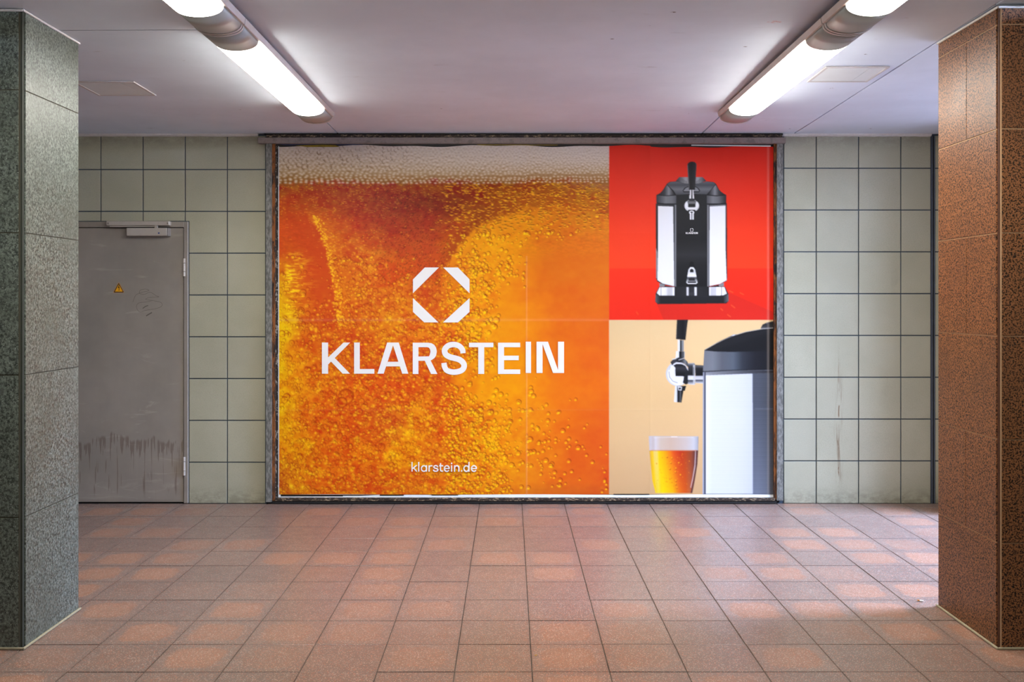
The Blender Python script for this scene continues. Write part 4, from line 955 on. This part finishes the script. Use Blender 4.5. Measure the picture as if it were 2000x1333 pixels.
for ci in range(4):
    for ri in range(2):
        x0, x1 = xe[ci], xe[ci+1]; dy = -2.0 if ci >= 2 else 0.0
        y0, y1 = ((285.5, 626.8) if ri == 0 else (626.8, 966.2))
        nx, ny = int(x1-x0), int(y1-y0)
        px, py = np.meshgrid(np.linspace(x0, x1, nx+1), np.linspace(y0, y1, ny+1))
        if ri == 0:    # the upper edge curls and is cut unevenly
            tpy = np.clip(1-(py-y0)/14, 0, 1); py = py+tpy*(1.3*np.sin(px/41.0)+1.0*np.sin(px/17.0+1))+tpy*1.6*(px > 1270)
        hh = relief(px, py)+0.0003*((ci+ri) % 2)
        X3 = (px-1000)*D/F-poster.location.x; Z3 = H0+(HZ-py)*D/F-poster.location.z
        co_ = np.stack([X3, -0.0006-hh, Z3], -1).reshape(-1, 3)
        idx = np.arange((nx+1)*(ny+1)).reshape(ny+1, nx+1)
        quads = np.stack([idx[:-1, :-1], idx[1:, :-1], idx[1:, 1:], idx[:-1, 1:]], -1).reshape(-1)
        me = bpy.data.meshes.new('paper_sheet')
        me.vertices.add(len(co_)); me.vertices.foreach_set('co', co_.reshape(-1).astype(np.float32))
        me.loops.add(len(quads)); me.loops.foreach_set('vertex_index', quads.astype(np.int32))
        me.polygons.add(len(quads)//4); me.polygons.foreach_set('loop_start', np.arange(0, len(quads), 4, dtype=np.int32))
        me.polygons.foreach_set('use_smooth', np.ones(len(quads)//4, bool))
        me.update(calc_edges=True)
        fx_ = np.clip(px-AX0-0.5, 0, PW-1.01); fy_ = np.clip(py-dy-AY0-0.5, 0, PH-1.01)
        iu, iv = fx_.astype(int), fy_.astype(int); fu, fv = (fx_-iu)[..., None], (fy_-iv)[..., None]
        cc = C[iv, iu]*(1-fu)*(1-fv)+C[iv, iu+1]*fu*(1-fv)+C[iv+1, iu]*(1-fu)*fv+C[iv+1, iu+1]*fu*fv
        # rubbed ink along folds
        rub = 0.07*np.exp(-((px-1028.5)/1.6)**2)*(py > 500)+0.045*np.exp(-((py-625.5)/2.4)**2)*(px < 1190)+0.02*np.exp(-((py-801)/1.0)**2)+0.10*np.exp(-((px-1500)/2.2)**2)
        cc = cc*(1-rub[..., None])+np.array([0.9, 0.75, 0.6])*rub[..., None]
        att = me.color_attributes.new('print', 'FLOAT_COLOR', 'POINT')
        rgba = np.ones((len(co_), 4), np.float32); rgba[:, :3] = cc.reshape(-1, 3)
        att.data.foreach_set('color', rgba.reshape(-1))
        obj('paper_sheet', me, 'paper', poster)

# ---- lettering: thin printed shapes in front of the sheets
def flat(nm, polys, mt, off=0.0036, th=0.0006, parent=None, sh=None):
    bm = bmesh.new(); P = parent or poster
    for ip, pts in enumerate(polys):
        if sum(a[0]*b[1]-b[0]*a[1] for a, b in zip(pts, pts[1:]+pts[:1])) > 0: pts = pts[::-1]
        a = [bm.verts.new((X(p[0])-P.location.x, -off-ip*2e-5, Z(p[1])-P.location.z)) for p in pts]
        b = [bm.verts.new((v.co.x, -off+th+ip*2e-5, v.co.z)) for v in a]
        n = len(pts); f = bm.faces.new(a)
        for i in range(n): bm.faces.new((a[i], a[(i+1) % n], b[(i+1) % n], b[i]))
    return obj(nm, bm_me(bm, nm), mt, P)
def stroke(pts, w, closed=False):
    """ribbon of quads along a polyline"""
    P = [Vector((p[0], p[1])) for p in pts]; n = len(P); L, R = [], []
    ws = w if isinstance(w, (list, tuple)) else [w]*n
    for i in range(n):
        a = P[i-1] if (i > 0 or closed) else P[i]; b = P[(i+1) % n] if (i < n-1 or closed) else P[i]
        t = (b-a).normalized(); nn = Vector((-t.y, t.x))*ws[i]/2
        L.append(tuple(P[i]+nn)); R.append(tuple(P[i]-nn))
    out = []
    for i in range(n if closed else n-1):
        j = (i+1) % n; out.append([L[i], L[j], R[j], R[i]])
    return out
def smooth_pts(pts, k=6):
    out = []; n = len(pts)
    for i in range(n-1):
        p0, p1, p2, p3 = pts[max(i-1, 0)], pts[i], pts[i+1], pts[min(i+2, n-1)]
        for j in range(k):
            t = j/k
            out.append(tuple(0.5*((2*p1[d])+(-p0[d]+p2[d])*t+(2*p0[d]-5*p1[d]+4*p2[d]-p3[d])*t*t+(-p0[d]+3*p1[d]-3*p2[d]+p3[d])*t**3) for d in (0, 1)))
    out.append(pts[-1]); return out
def arc(cx, cy, rx, ry, a0, a1, n=28): return [(cx+rx*math.cos(math.radians(a0+(a1-a0)*i/n)), cy+ry*math.sin(math.radians(a0+(a1-a0)*i/n))) for i in range(n+1)]
cA = lambda pts: [(540+p[0]/4.936, 480+p[1]/4.936) for p in pts]
cB = lambda pts: [(780+p[0]/5.126, 500+p[1]/5.126) for p in pts]
def glyphs():
    G = []
    G.append([cA([(440, 935), (500, 935), (500, 1235), (440, 1235)]), cA([(500, 1078), (648, 935), (712, 935), (564, 1084), (500, 1146)]), cA([(564, 1084), (710, 1235), (640, 1235), (528, 1119)])])
    G.append([cA([(750, 935), (805, 935), (805, 1190), (945, 1190), (945, 1235), (750, 1235)])])
    G.append([cA([(1068, 935), (1125, 935), (1125, 962), (1035, 1235), (975, 1235)]), cA([(1125, 935), (1180, 935), (1272, 1235), (1213, 1235), (1125, 962)]), cA([(1074, 1120), (1176, 1120), (1191, 1165), (1059, 1165)])])
    G.append([cB([(135, 870), (192, 870), (192, 1183), (135, 1183)]),
              cB([(192, 870), (290, 870), (325, 876), (352, 893), (369, 920), (376, 958), (369, 998), (352, 1024), (325, 1043), (314, 1048), (298, 1006), (306, 990), (312, 958), (306, 932), (296, 920), (280, 915), (192, 915)]),
              cB([(192, 1008), (298, 1006), (314, 1048), (382, 1183), (318, 1183), (255, 1051), (192, 1051)])])
    sp = [(638, 976), (632, 940), (600, 904), (547, 888), (490, 900), (455, 940), (464, 985), (505, 1012), (550, 1024), (602, 1040), (640, 1072), (648, 1112), (620, 1148), (550, 1165), (480, 1149), (454, 1112), (447, 1072)]
    spp = smooth_pts(sp, 5); wd = [52+6*math.sin(math.pi*i/(len(spp)-1)) for i in range(len(spp))]
    spp[0] = (spp[0][0], 976); spp[-1] = (spp[-1][0], 1072)
    G.append([cB(q) for q in stroke(spp, wd)])
    G.append([cB([(698, 870), (942, 870), (942, 915), (850, 915), (850, 1183), (790, 1183), (790, 915), (698, 915)])])
    G.append([cB([(988, 870), (1210, 870), (1210, 915), (1048, 915), (1048, 1000), (1195, 1000), (1195, 1045), (1048, 1045), (1048, 1138), (1210, 1138), (1210, 1183), (988, 1183)])])
    G.append([cB([(1265, 860), (1318, 860), (1318, 1173), (1265, 1173)])])
    G.append([cB([(1373, 860), (1433, 885), (1433, 1173), (1373, 1173)]), cB([(1373, 860), (1487, 860), (1588, 1143), (1588, 1173), (1538, 1173), (1433, 885)]), cB([(1588, 860), (1648, 860), (1648, 1173), (1588, 1173)])])
    return G
GLY = glyphs()
for g in GLY: flat('letter', g, 'white_print')
# scribble scratched into the steel door leaf
cD = lambda pts: [(150+p[0]/4.444, 380+p[1]/4.444) for p in pts]
scr = smooth_pts([(490, 935), (515, 875), (570, 850), (630, 835), (600, 822), (555, 832), (548, 860), (590, 868), (640, 850), (690, 880), (715, 890), (640, 895), (600, 912), (680, 925), (735, 940), (740, 970), (690, 992), (610, 1005), (555, 1022), (528, 1000), (522, 965), (545, 942), (600, 935), (650, 925)], 4)
bm = bmesh.new()
for i_, q in enumerate([cD(z_) for z_ in stroke(scr, 2.6)]+[cD(z_) for z_ in stroke([(575, 990), (600, 972), (622, 965)], 7)]+[cD(z_) for z_ in stroke([(605, 1055), (630, 1040), (655, 1025)], 9)]):
    bm.faces.new([bm.verts.new((X(p[0])-door.location.x, -0.0062-i_*2e-6, Z(p[1]))) for p in q])
obj('scratch_mark', bm_me(bm), 'scratch', door)
LOGO = [cB(p) for p in ([(137, 237), (255, 117), (397, 117), (137, 375)], [(440, 117), (587, 117), (703, 235), (703, 375)], [(137, 423), (392, 667), (250, 667), (137, 562)], [(703, 423), (703, 562), (587, 667), (437, 667)])]
for g in LOGO: flat('emblem_segment', [g], 'white_print')
c6 = lambda pts: [(790+p[0]/12.5, 890+p[1]/12.5) for p in pts]
web = []; wS = 28
def ws(pts, closed=False, w=wS): web.extend(c6(q) for q in stroke(pts, w, closed))
ws([(187, 158), (187, 392)]); ws([(196, 322), (300, 238)]); ws([(222, 300), (306, 392)])
ws([(350, 158), (350, 392)])
ws(arc(478, 318, 63, 68, 0, 360, 32)[:-1], True); ws([(538, 240), (538, 392)])
ws([(602, 240), (602, 392)]); ws(smooth_pts([(603, 312), (612, 272), (640, 252), (684, 252)]))
ws(smooth_pts([(816, 286), (802, 258), (765, 247), (726, 260), (720, 288), (748, 308), (792, 322), (818, 345), (806, 373), (765, 385), (724, 374), (708, 346)]))
ws(smooth_pts([(882, 190), (882, 280), (882, 345), (896, 376), (945, 381)])); ws([(848, 251), (946, 251)])
for ex in (1035, 1697): ws([(ex-58, 318), (ex+70, 318)], w=22); ws(arc(ex, 318, 60, 68, 0, -322, 34))
ws([(1152, 240), (1152, 392)]); web.append(c6(ell(1152, 193, 17, 19, 14)[:-1]))
ws([(1225, 240), (1225, 392)]); ws(smooth_pts([(1225, 310), (1238, 270), (1278, 250), (1316, 266), (1328, 305), (1328, 350), (1328, 392)]))
web.append(c6(ell(1397, 376, 18, 18, 14)[:-1]))
ws(arc(1512, 318, 60, 68, 0, 360, 32)[:-1], True); ws([(1575, 158), (1575, 392)])
flat('web_address', web, 'white_print', 0.0034)
sm = []
for g in GLY:
    for p in g: sm.append([(1350.8+(q[0]-865.3)*0.0497, 455.7+(q[1]-700)*0.055) for q in p])
flat('machine_lettering', sm, 'white_print', 0.0034)
sl = [[(1350.7+(q[0]-862)*0.056, 449.6+(q[1]-576.5)*0.056) for q in p] for p in LOGO]
flat('machine_emblem', sl, 'white_print', 0.0034)
# white margin along the foot and left side, black bits and torn remnants above
mg = []
xs_ = np.linspace(543.8, 1511, 60)
topb = [(float(x), 966.4+0.5*math.sin(x/60)) for x in xs_]; botb = [(float(x), 973.2+0.5*math.sin(x/43+1)) for x in xs_]
bm = bmesh.new(); P = poster.location
for i in range(59):
    vs = [bm.verts.new((X(q[0])-P.x, yy, Z(q[1])-P.z)) for q, yy in ((topb[i], -0.0012), (topb[i+1], -0.0012), (botb[i+1], -0.004), (botb[i], -0.004))]
    bm.faces.new(vs)
bmesh.ops.remove_doubles(bm, verts=bm.verts, dist=1e-5)
for q in ([(543.6, 286), (545.4, 286), (545.4, 967), (543.6, 967)],):
    bm.faces.new([bm.verts.new((X(a)-P.x, -0.0012, Z(b)-P.z)) for a, b in q])
obj('paper_margin', bm_me(bm), 'white_edge', poster)
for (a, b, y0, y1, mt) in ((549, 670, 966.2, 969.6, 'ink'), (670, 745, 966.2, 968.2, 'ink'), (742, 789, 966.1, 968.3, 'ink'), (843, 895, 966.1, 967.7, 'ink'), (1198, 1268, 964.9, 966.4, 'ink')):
    flat('margin_black_line', [[(a, y0), (b, y0), (b-(40 if b == 745 else 0), y1), (a, y1)]], mt, 0.0044, 0.0005)
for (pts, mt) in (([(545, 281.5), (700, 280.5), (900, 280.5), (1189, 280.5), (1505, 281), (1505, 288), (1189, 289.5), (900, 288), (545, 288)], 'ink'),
                  ([(575, 284.2), (620, 283.0), (655, 284.0), (665, 287.6), (600, 287.6)], 'old_yellow'), ([(545, 282), (615, 281.8), (628, 283.6), (560, 284.6)], 'old_blue'),
                  ([(655, 282.2), (700, 282), (710, 283.6), (660, 284)], 'old_blue'), ([(930, 282.6), (1090, 283.2), (1088, 284.4), (935, 284)], 'old_yellow'), ([(1350, 283), (1505, 284.5), (1505, 287), (1350, 285)], 'white_edge')):
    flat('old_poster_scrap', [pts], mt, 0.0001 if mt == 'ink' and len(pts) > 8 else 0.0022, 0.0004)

# ================================================================== CEILING LIGHTS
def light_meshes():
    R = {}
    def half(rx, rz, y0, y1, n=20, cap=True, drop=0.0):
        bm = bmesh.new(); a, b = [], []
        for i in range(n+1):
            t = math.pi*i/n; x = -rx*math.cos(t); z = -drop-rz*math.sin(t)**0.85
            a.append(bm.verts.new((x, y0, z))); b.append(bm.verts.new((x, y1, z)))
        for i in range(n): bm.faces.new((a[i], a[i+1], b[i+1], b[i]))
        bm.faces.new((a[0], b[0], b[-1], a[-1]))
        if cap: bm.faces.new(a[::-1]); bm.faces.new(b)
        me = bm_me(bm, 'h')
        for p in me.polygons: p.use_smooth = abs(p.normal.y) < 0.5 and p.normal.z < 0.99
        return me
    R['diffuser'] = half(0.098, 0.044, -0.76, 0.76)
    R['cap_a'] = half(0.098, 0.044, -1.008, -0.7605); R['cap_b'] = half(0.098, 0.044, 0.7605, 1.008)
    R['band'] = half(0.1005, 0.0460, -0.008, 0.008)
    bm = bmesh.new(); hw0, hw1, h = 0.108, 0.114, 0.027
    pr_ = [(-hw0, 0), (hw0, 0), (hw1, h), (-hw1, h)]
    a = [bm.verts.new((p[0], -1.016, p[1])) for p in pr_]; b = [bm.verts.new((p[0], 1.016, p[1])) for p in pr_]
    bm.faces.new(a); bm.faces.new(b[::-1])
    for i in range(4): bm.faces.new((a[i], b[i], b[(i+1) % 4], a[(i+1) % 4]))
    bmesh.ops.bevel(bm, geom=list(bm.edges), offset=0.0015, segments=1, affect='EDGES')
    R['tray'] = bm_me(bm, 'tray')
    bm = bmesh.new(); bbox(bm, -0.03, 0.03, -0.05, 0.05, 0.027, 0.0365, 0)
    R['foot'] = bm_me(bm, 'foot')
    return R
LM = light_meshes()
def fixture(cx, cy, label, group=None):
    o = empty('ceiling_light', (cx, cy, H0+1.1555)); tag(o, label, 'light', group)
    obj('tray', LM['tray'], 'tray', o); obj('diffuser', LM['diffuser'], 'emit', o)
    obj('end_cover', LM['cap_a'], 'opal', o); obj('end_cover', LM['cap_b'], 'opal', o)
    for y in (-1.008, 1.008):
        obj('end_band', LM['band'], 'band', o, None, (0, y, 0))
    for y in (-0.8, 0.8): obj('spacer', LM['foot'], 'black', o, None, (0, y, 0))
    return o
fixture(-1.226, 5.085, 'long ceiling light of the left row, far unit ending near the billboard')
fixture(1.401, 5.075, 'long ceiling light of the right row, far unit ending near the billboard')
fixture(-1.226, 3.045, 'near unit of the left row of ceiling lights, cut by the top edge')
fixture(1.401, 3.035, 'near unit of the right row of ceiling lights, cut by the top edge')

# ================================================================== CEILING HATCHES
def hatch(x0, x1, y0, y1, label, seam):
    cx, cy = (x0+x1)/2, (y0+y1)/2
    o = empty('ceiling_hatch', (cx, cy, zc(cx, cy)-0.0065)); tag(o, label, 'hatch')
    o.rotation_euler = (-0.011, 0, 0)
    w, l = (x1-x0)/2, (y1-y0)/2
    bm = bmesh.new()
    for a in ((-w, w, -l, -l+0.014), (-w, w, l-0.014, l), (-w, -w+0.014, -l+0.014, l-0.014), (w-0.014, w, -l+0.014, l-0.014)):
        bbox(bm, *a, -0.001, 0.005)
    obj('hatch_rim', bm_me(bm), 'hatch_rim', o)
    bm = bmesh.new(); bbox(bm, -w+0.0145, seam-0.001, -l+0.0165, l-0.0165, 0.0008, 0.004)
    obj('hatch_panel', bm_me(bm), 'hatch', o)
    bm = bmesh.new(); bbox(bm, seam+0.001, w-0.0145, -l+0.0165, l-0.0165, 0.0008, 0.004)
    obj('hatch_panel', bm_me(bm), 'hatch', o)
hatch(-2.375, -2.043, 5.25, 5.585, 'square access hatch in the ceiling beside the green pillar', 0.09)
hatch(1.608, 1.935, 4.975, 5.30, 'square access hatch in the ceiling right of the right lamp row', 0.07)

# ================================================================== LITTER
def stub(px, py, ang_, label, L=0.026):
    d = F*H0/(py-HZ); x = (px-1000)*d/F
    o = empty('cigarette_stub', (x, d, 0.0052)); o.rotation_euler = (0, 0, ang_); tag(o, label, 'litter')
    for nm, a, b, mt in (('paper', -L/2, L*0.1, 'cig_white'), ('filter', L*0.1, L/2, 'cig_filter')):
        bm = bmesh.new(); r = bmesh.ops.create_cone(bm, segments=12, radius1=0.0039, radius2=0.0041, depth=b-a, cap_ends=True)
        for v in r['verts']: v.co = Vector((v.co.z+(a+b)/2, v.co.y, v.co.x*0.85))
        obj(nm, bm_me(bm, nm, False), mt, o)
stub(1797.5, 1176, math.radians(150), 'cigarette stub lying on the floor beside the granite pillar')
d_ = F*H0/(1282-HZ)
bm = bmesh.new()
pp = [(-.006, -.002), (0, -.005), (.008, -.001), (.005, .004), (-.002, .003)]
a = [bm.verts.new((p[0], p[1], 0.0015+0.002*abs(p[0])/.006)) for p in pp]; b = [bm.verts.new((v.co.x, v.co.y, v.co.z+0.0006)) for v in a]
bm.faces.new(a[::-1]); bm.faces.new(b)
for i in range(5): bm.faces.new((a[i], a[(i+1) % 5], b[(i+1) % 5], b[i]))
tag(obj('leaf_scrap', bm_me(bm), 'litter', None, None, ((1046-1000)*d_/F, d_, 0)), 'tiny yellow leaf scrap on the floor tiles in the foreground', 'litter')
